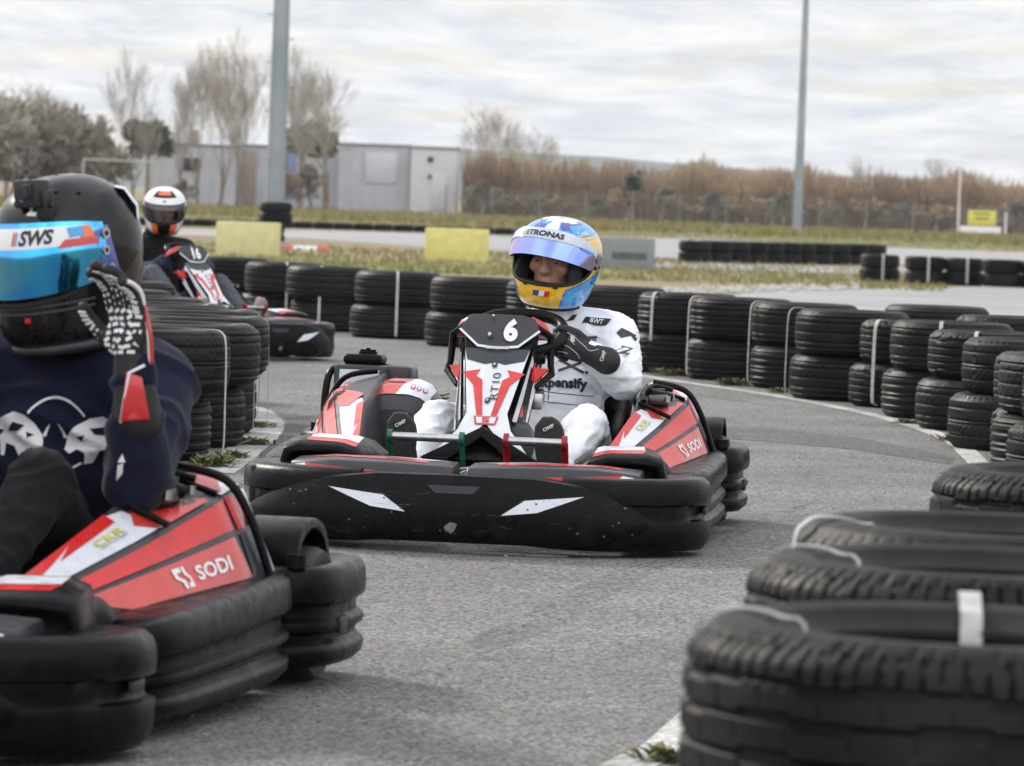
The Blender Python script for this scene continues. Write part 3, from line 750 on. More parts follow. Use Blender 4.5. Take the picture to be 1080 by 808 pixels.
TW = [0.24, 0.235, 0.225, 0.24, 0.24]
NT = [tyre_mesh('tyre', 0.325, 0.27, 0, 480, TYREW), tyre_mesh('tyre', 0.325, 0.25, 3, 420, TYRE)]
NT.append(tyre_mesh('tyre', 0.325, 0.268, 3, 420, TYREW)); NW = [0.27, 0.25, 0.268]
LOW = [tyre_mesh('tyre', 0.30, 0.20, 1, 72), tyre_mesh('tyre', 0.29, 0.195, 3, 72, TYREW)]
LW = [0.20, 0.195]
def put_tyre(me, loc, label, group, rot=None, tilt=0.0):
    o = bpy.data.objects.new('tyre', me); COL.objects.link(o); o.location = loc
    o.rotation_euler = (tilt, tilt * 0.6, random.uniform(0, 6.28) if rot is None else rot)
    return tag(o, label, 'tyre', group)
def strap(x, y, T, phi, Ro, label, w=0.009, Ri=None, slack=0.004, group='white straps tying the tyre walls'):
    Ri = Ri or Ro * 0.61
    pth = [(Ro + slack, 0.03), (Ro + slack + 0.004, T * 0.5), (Ro + slack, T - 0.05), (Ro - 0.015, T - 0.005), (Ro * 0.85, T + slack), (Ri + 0.03, T - 0.004), (Ri - 0.004, T - 0.035), (Ri - 0.006, T * 0.5), (Ri - 0.004, 0.03), (Ro * .85, 0.008)]
    P = smooth_path([(a, 0, b) for a, b in pth[-1:] + pth + pth[:1]], 4)[4:-5]; m = len(P); rings = []
    for i in range(m):
        t = (P[(i + 1) % m] - P[i - 1]).normalized(); n = Vector((t.z, 0, -t.x)); yv = Vector((0, 1, 0))
        rings.append([P[i] + yv * w + n * .0012, P[i] - yv * w + n * .0012, P[i] - yv * w - n * .0012, P[i] + yv * w - n * .0012])
    o = one('strap', loft(rings, loop=True, cap=False), STRAP); o.location = (x, y, 0); o.rotation_euler = (0, 0, phi); return tag(o, label, 'strap', group)
ORD = ['first', 'second', 'third', 'fourth', 'fifth', 'sixth', 'seventh', 'eighth', 'ninth', 'tenth', 'eleventh', 'twelfth', 'thirteenth', 'fourteenth', 'fifteenth', 'sixteenth', 'seventeenth', 'eighteenth', 'nineteenth', 'twentieth', 'twenty-first', 'twenty-second', 'twenty-third', 'twenty-fourth', 'twenty-fifth', 'twenty-sixth', 'twenty-seventh', 'twenty-eighth', 'twenty-ninth', 'thirtieth', 'thirty-first', 'thirty-second']
LV = ['bottom', 'top']
# outer wall: (left edge px of the upper tyre, base px row, side of the strap in degrees or None, tyre kinds)
outer = [(196, 337, None, (0, 0)), (250, 344, -80, (0, 1)), (300, 349, -100, (1, 1)), (370, 357, -88, (1, 1)), (450, 366, None, (1, 1)), (526, 373, -112, (1, 0)), (598, 381, None, (0, 1)),
         (667, 394, -128, (0, 0)), (728, 402, -168, (4, 0)), (794, 411, -172, (0, 4)), (835, 423, -176, (4, 4)), (899, 431, -128, (2, 2)), (935, 443, -100, (0, 4)), (975, 456, -105, (4, 2)), (1014, 477, None, (3, 3)), (1043, 490, None, (2, 2)), (1056, 505, -92, (0, 1)), (1072, 520, None, (3, 3))]
g_out = 'tyres of the outer wall behind the karts'
for i, (px, py, st, kk) in enumerate(outer):
    g = ground(px, py); s_ = 4800 / g.y; X = g.x + 0.30; Y = g.y + 0.30
    z = 0; rnd = random.Random(i)
    for j in range(2):
        k = kk[j]; dx, dy = rnd.uniform(-0.03, 0.03), rnd.uniform(-0.04, 0.04)
        put_tyre(TM[k], (X + dx + (0.02 if j else 0), Y + dy, z + TW[k] / 2 + 0.001), '%s tyre of the %s outer wall stack, counted from the far kart' % (LV[j], ORD[i]), g_out, tilt=0)
        z += TW[k] + 0.001
    if st is not None: strap(X, Y, z, R(st), 0.315, 'white strap over the %s outer wall stack, counted from the far kart' % ORD[i])
# a second row just behind the outer wall
for i, (px, py) in enumerate([(935, 409), (1010, 424)]):
    g = ground(px, py)
    for j in range(2): put_tyre(TM[(i + j) % 5], (g.x + 0.3, g.y + 0.3, TW[(i + j) % 5] / 2 + j * 0.24 + 0.001), '%s tyre of the %s stack in the hidden row behind the outer wall' % (LV[j], ORD[i]), 'tyres in the row behind the outer wall')
# inner wall between the two lanes
g_in = 'tyres of the inner wall behind the near driver'
inner = [(-1.56, 15.7, 40, (2, 2)), (-1.36, 16.75, -20, (0, 3)), (-1.335, 17.7, 0, (4, 1)), (-1.33, 18.6, 5, (3, 4)), (-1.42, 19.6, 10, (0, 0)), (-1.60, 20.6, 30, (4, 1)), (-1.80, 21.7, None, (1, 0)), (-2.02, 22.9, 80, (4, 4)), (-2.2, 24.9, -60, (0, 0)), (-1.98, 16.9, None, (1, 0)), (-2.0, 18.2, 70, (0, 1)), (-2.02, 19.5, None, (4, 4)), (-2.2, 20.9, None, (0, 1))]
for i, (X, Y, st, kk) in enumerate(inner):
    z = 0; rnd = random.Random(50 + i); row = 'front row' if i < 9 else 'second row'; n_ = i if i < 9 else i - 9
    for j in range(2):
        k = kk[j]; put_tyre(TM[k], (X + rnd.uniform(-.03, .03) + (0.03 if j else -0.03), Y + rnd.uniform(-.03, .03), z + TW[k] / 2 + 0.001), '%s tyre, %s stack from the navy driver, %s of the inner wall' % (LV[j], ORD[n_], row), g_in); z += TW[k] + 0.001
    if st is not None: strap(X, Y, z, R(st), 0.325, 'thin strap over the %s stack from the navy driver, %s of the inner wall' % (ORD[n_], row), w=0.006)
# the nearest stacks
g_n = 'tyres of the nearest row beside the camera'
near = [(0.518, 5.12, 0, 'nearest'), (0.634, 6.08, 0, 'second nearest'), (0.745, 6.88, 2, 'third nearest'), (1.09, 8.35, 0, 'fourth nearest')]
for i, (X, Y, k, nm) in enumerate(near):
    for j in range(2):
        put_tyre(NT[k], (X + (0.01 if j else 0), Y, NW[k] / 2 + j * (NW[k] + 0.001) + 0.001), '%s worn tyre of the %s stack to the camera' % (LV[j], nm), g_n)
strap(0.538, 5.12, 0.542, R(168), 0.325, 'white strap at the track side of the nearest tyre', w=0.006)
strap(0.538, 5.12, 0.542, R(87), 0.325, 'broad white strap looped over the far rim of the nearest tyre', w=0.013, slack=0.012)
strap(0.665, 6.08, 0.542, R(160), 0.325, 'white strap at the track side of the second nearest tyre', w=0.006)
strap(0.755, 6.88, 0.538, R(190), 0.325, 'white strap at the track side of the third nearest tyre', w=0.008)
tagp = one('price_tag', box((0, 0, 0), (0.04, 0.004, 0.012)), BONE); tagp.location = (0.60, 6.08 + 0.212, 0.50); tag(tagp, 'small white label stuck inside the second nearest tyre', 'label')
g = ground(986, 541)
for j in range(2): put_tyre(TM[0], (g.x + .30, 9.15, 0.12 + j * 0.241), '%s tyre of the small strapped stack beyond the fourth nearest one' % LV[j], 'tyres of the small strapped stack')
strap(g.x + .30, 9.15, 0.482, R(-150), 0.315, 'white strap on the small stack beyond the fourth nearest one')
# far walls
xs = [716, 739, 758, 777, 794, 812, 828, 846, 865, 884, 903]
for i, px in enumerate(xs):
    g = ground(px + 17, 277.5 + 0.03 * (px - 716) * 0.4)
    for j in range(2): put_tyre(LOW[(i + j) % 2], (g.x, g.y + .3, LW[0] / 2 + j * LW[0] + .001), '%s tyre, %s stack from the grey block in the long distant wall' % (LV[j], ORD[i]), 'tyres of the long distant wall')
for i, (px, py) in enumerate([(929, 297.5), (977, 300), (1018, 301.5), (1059, 303.5), (1098, 305)]):
    g = ground(px, py)
    for j in range(2): put_tyre(LOW[(i + j) % 2], (g.x, g.y + .3, LW[0] / 2 + j * LW[0] + .001), '%s tyre of the %s spaced stack from the long distant wall' % (LV[j], ORD[i]), 'tyres of the spaced stacks at the side road')
    if i != 3: strap(g.x, g.y + .3, 0.402, R(-86), 0.30, 'white strap over the %s spaced stack beside the side road' % ORD[i], w=0.016)
for i in range(24):
    px = 128 + i * 21.2; py = 240.5 + (px - 300) * 0.031 if px > 300 else 240.5 + (px - 300) * 0.02
    g = ground(px, py); put_tyre(LOW[i % 2], (g.x, g.y, 0.10), '%s single tyre from the white helmet in the thin line across the far track' % ORD[i], 'single tyres lining the far track')
g = ground(288.5, 258)
for j in range(4):
    o = put_tyre(LOW[j % 2], (g.x + (0.02 if j > 1 else -.03), g.y, 0.10 + j * 0.2), '%s tyre from the ground around the foot of the thick lamp post' % ORD[j], 'tyres around the lamp post')
    o.scale = (0.80, 0.80, 1) if j < 2 else (1.06, 1.06, 1)

# weeds at the foot of the tyres
def weed_mesh(seed, n, h):
    rnd = random.Random(seed); V = []; F = []
    for i in range(n):
        a = rnd.uniform(0, 6.28); l = h * rnd.uniform(.5, 1.1); b = Vector((rnd.gauss(0, h * .45), rnd.gauss(0, h * .35), 0)); d = Vector((math.cos(a), math.sin(a), rnd.uniform(.3, 1.6))).normalized(); w = d.cross(Vector((0, 0, 1))).normalized() * l * rnd.uniform(.04, .12)
        k = len(V); V += [b, b + d * l * .5 + w, b + d * l + Vector((0, 0, -l * .25)), b + d * l * .5 - w]; F.append((k, k + 1, k + 2, k + 3))
    me = bpy.data.meshes.new('weed'); me.from_pydata([tuple(v) for v in V], [], F); me.materials.append(LEAF); me.update(); return me
WM = [weed_mesh(1, 230, 0.10), weed_mesh(2, 160, 0.07), weed_mesh(3, 260, 0.11)]
for i, (px, py, k, s_, lb) in enumerate([(712, 397, 0, 1.1, 'tallest leafy weed clump at the outer wall beside the white suit sleeve'), (775, 407, 2, .9, 'weed clump between the ninth and tenth stacks of the outer wall'), (822, 415, 1, 1.0, 'low weeds at the foot of the tenth stack of the outer wall'), (958, 448, 1, .8, 'small weed clump at the white line where it starts to curve'), (1006, 466, 1, 1.1, 'weed clump at the sharpest bend of the white line'), (246, 484, 1, 1.0, 'weeds on the painted kerb at the nearest inner stack'), (262, 470, 0, .8, 'weeds in the middle of the painted inner kerb'), (271, 452, 1, .9, 'weeds at the rounded tip of the painted inner kerb'), (222, 493, 0, .8, 'weeds beside the elbow of the near driver'), (712, 806, 1, 1.0, 'grass tuft at the foot of the nearest tyre stack'), (604, 392, 1, 1.0, 'weeds behind the shoulder of the middle driver'), (228, 490, 2, .7, 'flat weed patch under the inner wall near the near driver')]):
    g = ground(px, py); o = bpy.data.objects.new('weed', WM[k]); COL.objects.link(o); o.location = (g.x, g.y, 0.005); o.scale = (s_ * 1.2, s_, s_ * .7); o.rotation_euler = (0, 0, i); tag(o, lb, 'weed', 'weeds at the foot of the tyres')
def litter():
    rnd = random.Random(12); acc = []
    for _ in range(260):
        X = rnd.uniform(-1.2, 2.2); Y = rnd.uniform(7.5, 24); s_ = rnd.uniform(0.002, 0.007); acc.append(ellipsoid((X, Y, 0.006 + s_ * .4), (s_, s_ * .8, s_ * .6), (0, 0, 1), 5, 4))
    tag(one('gravel', join(*acc), bpy.data.materials['weathered_concrete'], None, 180), kind='stuff')
litter()

def haze():
    m = bpy.data.materials.new('haze'); m.use_nodes = True; t = m.node_tree; t.nodes.clear()
    v = t.nodes.new('ShaderNodeVolumePrincipled'); v.inputs['Color'].default_value = (0.80, 0.86, 0.95, 1); v.inputs['Density'].default_value = 0.00016; v.inputs['Anisotropy'].default_value = 0.2
    o = t.nodes.new('ShaderNodeOutputMaterial'); t.links.new(v.outputs[0], o.inputs['Volume'])
    b = one('haze', box((0, 1500, 24), (5600, 3300, 50)), m); tag(b, kind='stuff')
haze()
# ------------------------------------------------------------------ karts
def both(fn):
    return [fn(-1), fn(1)]
def mx(vf, s_):
    """mirror in x when s_ is -1"""
    if s_ > 0: return vf
    return [Vector((-v[0], v[1], v[2])) for v in vf[0]], [tuple(f[::-1]) for f in vf[1]]
RIBS = [(-0.11, 0.226), (-0.03, 0.237), (-0.012, 0.235), (-0.002, 0.228), (0.003, 0.216), (0.006, 0.190), (0.005, 0.170), (0.000, 0.163), (-0.010, 0.158), (-0.014, 0.150), (-0.013, 0.134), (-0.006, 0.128), (0.001, 0.124), (0.003, 0.116), (0.001, 0.108), (-0.006, 0.104), (-0.013, 0.098), (-0.014, 0.088), (-0.008, 0.080), (0.001, 0.074), (0.004, 0.066), (0.001, 0.048), (-0.014, 0.034), (-0.11, 0.034)]
def ribsweep(path, zs=1.0, z0=0.0, k=5, sc=None, prof=RIBS, front=0.0):
    P = smooth_path([(a, b, 0) for a, b in path], k); m = len(P)
    def pr(i):
        t = i / (m - 1); e_ = min(1.0, min(t, 1 - t) / 0.05 + 0.25)
        q = [(n if n > -0.1 else n * (sc or 1), z0 + (0.13 + (z - 0.13) * zs * (0.75 + 0.25 * e_)) * (1 - front * max(0, 1 - t / .6))) for n, z in prof]
        return [(n - (1 - e_) * 0.02, z) for n, z in q]
    return sweep([(p.x, p.y) for p in P], pr)

def build_kart(number, label, loc, rz, steer=0.0, wx=-.04):
    K = empty('racing_kart', loc, rz); tag(K, label, 'kart')
    # --- chassis
    p = Part()
    p.add(box((0, 0.05, 0.035), (0.60, 1.25, 0.012)), FRAME)
    for s_ in (-1, 1):
        p.add(mx(tube(smooth_path([(0.30, -0.85, 0.07), (0.33, -0.3, 0.06), (0.30, 0.3, 0.06), (0.22, 0.75, 0.07)], 5), 0.016), s_), FRAME)
        p.add(mx(tube(smooth_path([(0.30, 0.25, 0.08), (0.45, 0.20, 0.10), (0.60, 0.15, 0.14), (0.60, -0.35, 0.16), (0.45, -0.42, 0.1), (0.30, -0.45, 0.07)], 5), 0.013), s_), FRAME)
    p.add(tube([(-0.38, 0.44, 0.10), (0.38, 0.44, 0.10)], 0.018), FRAME)
    p.add(tube(smooth_path([(-0.4, 0.70, 0.10), (-0.3, 0.85, 0.12), (0.3, 0.85, 0.12), (0.4, 0.70, 0.10)], 5), 0.014), FRAME)
    p.add(cyl((-0.62, -0.58, 0.14), (0.62, -0.58, 0.14), 0.02), METAL)
    p.build('chassis', K)
    # --- front bumper: swept tall panel, ends turned back
    top = [(0, .222), (.22, .220), (.36, .202), (.52, .164), (.61, .138), (.66, .125)]
    bot = [(0, .030), (.2, .030), (.3, .022), (.42, .040), (.56, .055), (.66, .075)]
    def lerp1(tab, x):
        for (a, va), (b, vb) in zip(tab, tab[1:]):
            if x <= b: return va + (vb - va) * (x - a) / (b - a)
        return tab[-1][1]
    half = [(0, 1.15), (.14, 1.148), (.28, 1.132), (.40, 1.095), (.50, 1.038), (.57, .97), (.615, .89), (.635, .81)]
    full = [(-a, b) for a, b in half[::-1]] + half[1:]
    P = smooth_path([(a, b, 0) for a, b in full], 5)
    def prof(i):
        x = abs(P[i].x); t_ = lerp1(top, x); b_ = lerp1(bot, x)
        return [(0.004, b_ + .008), (.012, b_ + .03), (.010, (b_ + t_) / 2), (-.004, t_ - .018), (-.012, t_ - .004), (-.024, t_), (-.05, t_ - .006), (-.055, b_ + .03), (-.05, b_), (-.008, b_)]
    # travel left->right (viewed from above, forward side is to the left), so flip the normals
    rings = []
    for i, q in enumerate(P):
        a = P[max(0, i - 1)]; b = P[min(len(P) - 1, i + 1)]; t = (b - a).normalized(); n = Vector((-t.y, t.x, 0))
        rings.append([Vector((q.x, q.y, 0)) + n * c + Vector((0, 0, z)) for c, z in prof(i)])
    fb = Part(); fb.add(loft(rings), PLASTIC)
    bv = fb.bvh()
    fr = projector(bv, (0, 1.5, 0), (-1, 0, 0), (0, 0, 1), 0.0015)    # a = kart's left
    for s_ in (-1, 1):
        pts = [(s_ * .362, .172), (s_ * .20, .157), (s_ * .135, .113), (s_ * .235, .124)]
        fb.add(mapped(poly2(pts if s_ < 0 else pts[::-1], .04), fr), WHITE)
    fb.add(mapped(poly2([(-.075, .190), (.075, .190), (.052, .168), (-.052, .168)], .04), projector(bv, (0, 1.5, 0), (-1, 0, 0), (0, 0, 1), 0.001)), INK)
    fb.add(mapped(poly2([(-.050, .174), (.050, .174), (.046, .169), (-.046, .169)], .04), projector(bv, (0, 1.5, 0), (-1, 0, 0), (0, 0, 1), 0.003)), GREYP)
    # scuffs and mud on the black face
    rnd = random.Random(len(number) + 3)
    MUD = MATS.get('dried_mud') or mat('dried_mud', (0.14, 0.125, 0.105), 0.9, var=0.3, vscale=60)
    for _ in range(26):
        a, b = rnd.uniform(-.5, .55), rnd.uniform(.05, .16); r_ = rnd.uniform(.0015, .004)
        fb.add(mapped(poly2([(a + r_ * math.cos(q) * rnd.uniform(.6, 1.3), b + r_ * math.sin(q) * rnd.uniform(.6, 1.3)) for q in [k * 1.05 for k in range(6)]], .04), fr), MUD)
    fb.add(mapped(poly2([(-.002 + .018 * math.cos(q) * rnd.uniform(.6, 1.2), .075 + .014 * math.sin(q) * rnd.uniform(.6, 1.2)) for q in [k * .62 for k in range(10)]], .02), fr), MUD)
    SCR = MATS.get('pale_scratch') or mat('pale_scratch', (0.06, 0.058, 0.055), 0.7, var=0.4, vscale=90)
    for _ in range(34):
        a, b = rnd.uniform(-.52, .56), rnd.uniform(.045, .17); l_ = rnd.uniform(.012, .07); an = rnd.gauss(0, .25); w_ = rnd.uniform(.0003, .0009)
        fb.add(mapped(move2(poly2([(-l_ / 2, -w_), (l_ / 2, 0), (-l_ / 2, w_)], .03), a, b, an), fr), SCR)
    fb.build('front_bumper', K)
    for s_ in (-1, 1):
        fb = Part()
        endp = [(.30, 1.09), (.43, 1.07), (.55, 1.01), (.635, .93), (.682, .84), (.690, .75), (.668, .675), (.58, .645)]
        Q = smooth_path([(a_ * (.945 if s_ > 0 else 1), b_, 0) for a_, b_ in endp], 6); m_ = len(Q)
        def eprof(i):
            t = i / (m_ - 1); e_ = min(1.0, min(t, 1 - t) / 0.06 + 0.3); g_ = max(0.0, min(1.0, (t - .42) / .08)); o_ = []
            for n, z in [(-0.12, .214), (-0.045, .222), (-0.018, .218), (-0.004, .206), (.003, .188), (.004, .165), (.003, .150), (-.004 if g_ < .5 else .004, .147), (-.016 * g_, .142), (-.020 * g_, .118), (-.014 * g_, .106), (.001, .101), (.003, .095), (.002, .06), (-.004, .035), (-.018, .018), (-.12, .018)]:
                o_.append((n - (1 - e_) * .02, z))
            return o_
        fb.add(mx(sweep([(q_.x, q_.y) for q_ in Q], eprof), s_), PLASTIC)
        fb.add(mx(bevelled(loft([[(.36, 1.01, .18), (.51, 1.00, .205), (.62, .91, .212), (.65, .75, .212), (.56, .67, .21), (.40, .75, .19)], [(.36, 1.01, .05), (.51, 1.00, .04), (.62, .91, .035), (.65, .75, .035), (.56, .67, .035), (.40, .75, .05)]]), .012), s_), PLASTIC)
        fb.add(mx(box((.680, .80, .130), (.012, .07, .022), .004), s_), INK)
        fb.build('bumper_corner', K)
    # --- low covers between bumper and wheels, white/red flashed
    for s_ in (-1, 1):
        p = Part()
        secs = [(.02, 1.0, .20, .236), (.20, .99, .195, .242), (.38, .95, .185, .241), (.50, .89, .18, .228)]
        rings = [[(x, y + .06, z0), (x, y + .065, z0 + .012), (x, y + .04, z1), (x, y - .12, z1 + .006), (x, y - .15, z0)] for x, y, z0, z1 in secs]
        p.add(mx(bevelled(loft(rings), .006), s_), GREYP)
        b_ = p.bvh(); fr2 = projector(b_, (0, 1.5, 0), (-1, 0, 0), (0, 0, 1), 0.0015)
        q = lambda L_: (lambda pts: pts if s_ < 0 else pts[::-1])([(-s_ * a, b) for a, b in L_])
        p.add(mapped(poly2(q([(.24, .217), (.455, .226), (.44, .199), (.33, .203)]), .03), fr2), RED)
        p.add(mapped(poly2(q([(.455, .226), (.485, .220), (.47, .193), (.40, .197)]), .03), fr2), WHITE)
        up = projector(b_, (0, 0, .6), (1, 0, 0), (0, 1, 0), 0.0015)
        q2 = lambda L_: (lambda pts: pts if s_ > 0 else pts[::-1])([(s_ * a, b) for a, b in L_])
        p.add(mapped(poly2(q2([(.10, .93), (.44, .83), (.45, .875), (.10, .99)]), .03), up), SALMON)
        p.add(mapped(poly2(q2([(.04, .90), (.3, .86), (.10, .92)]), .03), up), WHITE)
        p.build('front_cover', K)
    # --- wheel fenders
    for s_ in (-1, 1):
        xz = [(.285, .246), (.33, .280), (.38, .294), (.50, .296), (.54, .284), (.562, .205)]
        inn = [(.298, .232), (.342, .263), (.39, .275), (.49, .277), (.522, .268), (.541, .205)]
        p = Part(); p.add(mx(bevelled(loft([[(x * kx, y, z + dz) for x, z in xz + inn[::-1]] for y, dz, kx in ((.755, -.032, 1.02), (.73, -.020, 1.02), (.64, -.012, .99), (.54, -.006, .95))]), .004), s_), PLASTIC)
        up = projector(p.bvh(), (0, 0, .8), (1, 0, 0), (0, 1, 0), 0.0015)
        q2 = lambda L_: (lambda pts: pts if s_ > 0 else pts[::-1])([(s_ * a, b) for a, b in L_])
        p.add(mapped(poly2(q2([(.345, .675), (.495, .655), (.49, .715), (.345, .73)]), .03), up), RED)
        p.add(mapped(poly2(q2([(.345, .56), (.48, .56), (.49, .648), (.345, .668)]), .03), up), WHITE)
        p.build('fender', K)
    # --- wheels
    def wheel(x, y, r, w, ang):
        wr = empty('wheel', (x, y, r)); wr.parent = K; wr.rotation_euler = (0, 0, ang)
        ty = [(r * .55, -w / 2 * .8), (r * .75, -w / 2), (r * .93, -w / 2 * .97), (r * .99, -w / 2 * .8), (r, -w / 2 * .4), (r, w / 2 * .4), (r * .99, w / 2 * .8), (r * .93, w / 2 * .97), (r * .75, w / 2), (r * .55, w / 2 * .8)]
        one('tyre', lathe(ty, 40, 'X'), RUBBER, wr, 50)
        rim = [(0.001, -w * .25), (r * .22, -w * .27), (r * .25, -w * .2), (r * .48, -w * .22), (r * .55, -w * .42), (r * .60, -w * .42), (r * .58, w * .42), (r * .52, w * .42), (r * .45, w * .1), (0.001, w * .1)]
        one('rim', lathe(rim, 24, 'X'), DMETAL, wr)
    for s_ in (-1, 1):
        wheel(s_ * .475, .56, .13, .125, steer); wheel(s_ * .555, -.60, .138, .19, 0)
    # --- side pods: skirt + body
    SEC = [(.60, (.34, .15), (.355, .250), (.40, .238), (.43, .222), (.47, .190)),
           (.16, (.34, .14), (.405, .368), (.485, .322), (.528, .285), (.572, .222)),
           (-.14, (.34, .13), (.405, .432), (.545, .388), (.578, .325), (.615, .232)),
           (-.38, (.34, .13), (.415, .440), (.530, .405), (.565, .330), (.605, .235))]
    def sec_at(y):
        for a, b in zip(SEC, SEC[1:]):
            if y >= b[0]:
                t = (a[0] - y) / (a[0] - b[0]); t = max(0, min(1, t)); return [tuple(p_[k] + (q_[k] - p_[k]) * t for k in (0, 1)) for p_, q_ in zip(a[1:], b[1:])]
        return SEC[-1][1:]
    def ny(y):
        T_ = [(.47, .60), (.12, .16), (-.28, -.14), (-.50, -.38)]
        for (a, c), (b, d) in zip(T_, T_[1:]):
            if y >= b: return c + (d - c) * (a - y) / (a - b)
        return T_[-1][1]
    def strip(s_, i, off=0.0025):
        """(y, v) -> point on the facet between profile points i and i+1, v from top 0 to bottom 1"""
        def fn(y, v):
            s2 = sec_at(y); a = s2[i]; b = s2[i + 1]; x = a[0] + (b[0] - a[0]) * v; z = a[1] + (b[1] - a[1]) * v
            n = Vector((-(b[1] - a[1]), (b[0] - a[0]))).normalized()
            return Vector((s_ * (x + n.x * off), y, z + n.y * off))
        return fn
    for s_ in (-1, 1):
        pod = empty('side_pod', (0, 0, 0)); pod.parent = K
        p = Part()
        rings = [[(x, y, z) for x, z in [sec_at(y)[k] for k in range(5)]] for y in (.60, .52, .46, .39, .33, .27, .21, .16, .11, .06, .01, -.04, -.09, -.14, -.20, -.26, -.32, -.38)]
        p.add(mx(bevelled(loft(rings), .006, 2, 12), s_), GREYP)
        # decals (y from front .45 to rear -.5)
        P2 = lambda L_, i, m_, sz=.05, off=.0035: p.add(mapped(poly2([(ny(a), b) for a, b in L_], sz), strip(s_, i, off)), m_)
        # side panel with the maker's name
        P2([(.40, .10), (-.30, .06), (-.33, .90), (.26, .90)], 3, SALMON)
        # band above
        P2([(.40, .25), (-.10, .10), (-.33, .05), (-.315, .90), (.36, .92)], 2, RED)
        # top panel: white with red ends
        P2([(.44, .10), (.10, .08), (.02, .20), (-.02, .92), (.40, .92)], 1, WHITE)
        P2([(.47, .02), (.10, .02), (.10, .30), (.30, .35), (.24, .10), (.40, .5)], 1, RED, off=.005)
        P2([(.06, .60), (-.02, .22), (-.05, .22), (-.26, .86), (-.26, .95), (.00, .95)], 1, SALMON, off=.005)
        # rear side: black window, red wedge and white edge
        P2([(-.345, .05), (-.475, .05), (-.475, .50), (-.345, .90)], 3, INK)
        P2([(-.345, .05), (-.47, .05), (-.40, .95), (-.345, .95)], 2, RED)
        P2([(-.475, .05), (-.495, .05), (-.495, .9), (-.43, .95)], 2, WHITE, off=.005)
        P2([(-.48, .3), (-.495, .05), (-.495, .95), (-.45, .95)], 3, WHITE, off=.005)
        if s_ < 0:
            # recess with the hardware, rear deck
            P2([(-.03, .12), (-.30, .12), (-.30, .80), (-.20, .88), (-.03, .50)], 1, INK, off=.005)
            P2([(-.34, .02), (-.49, .02), (-.49, .98), (-.34, .98)], 1, WHITE, off=.005)
            P2([(-.35, .35), (-.48, .10), (-.48, .60), (-.36, .95)], 1, RED, off=.0065)
        # maker's name: two hooks emblem and four letters
        tx = text2('SODI', .030, bold=.03, size=.02, squash=1.75, italic=.0); TXo = .0045
        sgn = -1 if s_ < 0 else 1
        def side_fn(cx, cz):
            # lettering runs forward->back on the kart's left side and back->front on the right
            def fn(a, b):
                y = cx + (-a if s_ < 0 else a); s2 = sec_at(y); A = s2[3]; B = s2[4]; v = cz - b / (math.hypot(B[0] - A[0], B[1] - A[1]))
                return strip(s_, 3, .0055)(y, v)
            return fn
        p.add(mapped(tx, side_fn(-.02 if s_ < 0 else .04, .50)), BONE)
        for (e1) in ([(-.022, .022), (.002, .022), (.002, .012), (-.012, .012), (-.012, .004), (.002, -.006), (.002, -.022), (-.008, -.022), (-.008, -.008), (-.022, .002)],
                     [(.022, -.022), (-.002 + .008, -.022), (.008, -.012), (.016, -.012), (.016, -.004), (.006, .006), (.006, .022), (.014, .022), (.014, .008), (.022, -.002)]):
            p.add(mapped(move2(poly2(e1, .02), 0, 0, 0, 1.35, 1.0), side_fn(.115 if s_ < 0 else -.09, .50)), BONE)
        if s_ < 0:
            def topfn(a, b):
                return strip(-1, 1, .0065)(.21 - a * 1.6, .52 - b * 9)
            p.add(mapped(text2('CKR', .022, bold=.02, size=.02, squash=1.2), topfn), YELLOWP)
            p.add(mapped(move2(text2('LOCATION KART', .006, size=.02), 0, -.017), topfn), INK)
        p.build('pod_body', pod)
        if s_ < 0:
            q = Part()
            q.add(box((-.468, -.03, .405), (.06, .10, .03), .008), DMETAL); q.add(cyl((-.50, -.07, .41), (-.44, -.01, .425), .014), PLASTIC)
            q.add(cyl((-.46, -.11, .415), (-.46, -.11, .435), .02), DMETAL); q.add(tube(smooth_path([(-.43, .06, .40), (-.42, -.03, .425), (-.44, -.14, .44), (-.50, -.16, .43)], 5), .008), PLASTIC)
            for yy in (.03, -.13): q.add(cyl((-.50, yy, .40), (-.50, yy, .418), .009), METAL)
            q.build('latch', pod)
            one('rim_frame', tube([(-.515, .07, .355), (-.42, .07, .395), (-.415, -.19, .437), (-.535, -.19, .40)], .007), PLASTIC, pod)
        one('strap_bar', mx(tube(smooth_path([(.43, -.26, .448), (.53, -.265, .425), (.582, -.275, .35), (.622, -.285, .24)], 5), .009), s_), PLASTIC, pod)
        sk = ribsweep([(.50, .60), (.60, .57), (.652, .47), (.668, .24), (.672, -.05), (.662, -.27), (.625, -.40), (.56, -.45)], 1.0, 0.004, sc=1.5, front=.17)
        lip = mx(bevelled(loft([[(.47, .58, .170), (.60, .52, .175), (.61, .10, .205), (.62, -.25, .212), (.58, -.42, .212), (.40, -.42, .205)], [(.47, .58, .14), (.60, .52, .14), (.61, .10, .17), (.62, -.25, .17), (.58, -.42, .17), (.40, -.42, .17)]]), .01), s_)
        q = Part(); q.add(mx(sk, s_), PLASTIC); q.add(lip, PLASTIC)
        q.add(mx(tube(smooth_path([(.49, .58, .175), (.60, .42, .190), (.625, 0, .213), (.632, -.28, .222), (.61, -.42, .23)], 5), .016), s_), PLASTIC)
        q.build('skirt', pod)
    # --- rear bumper with ribbed corners
    rb = Part()
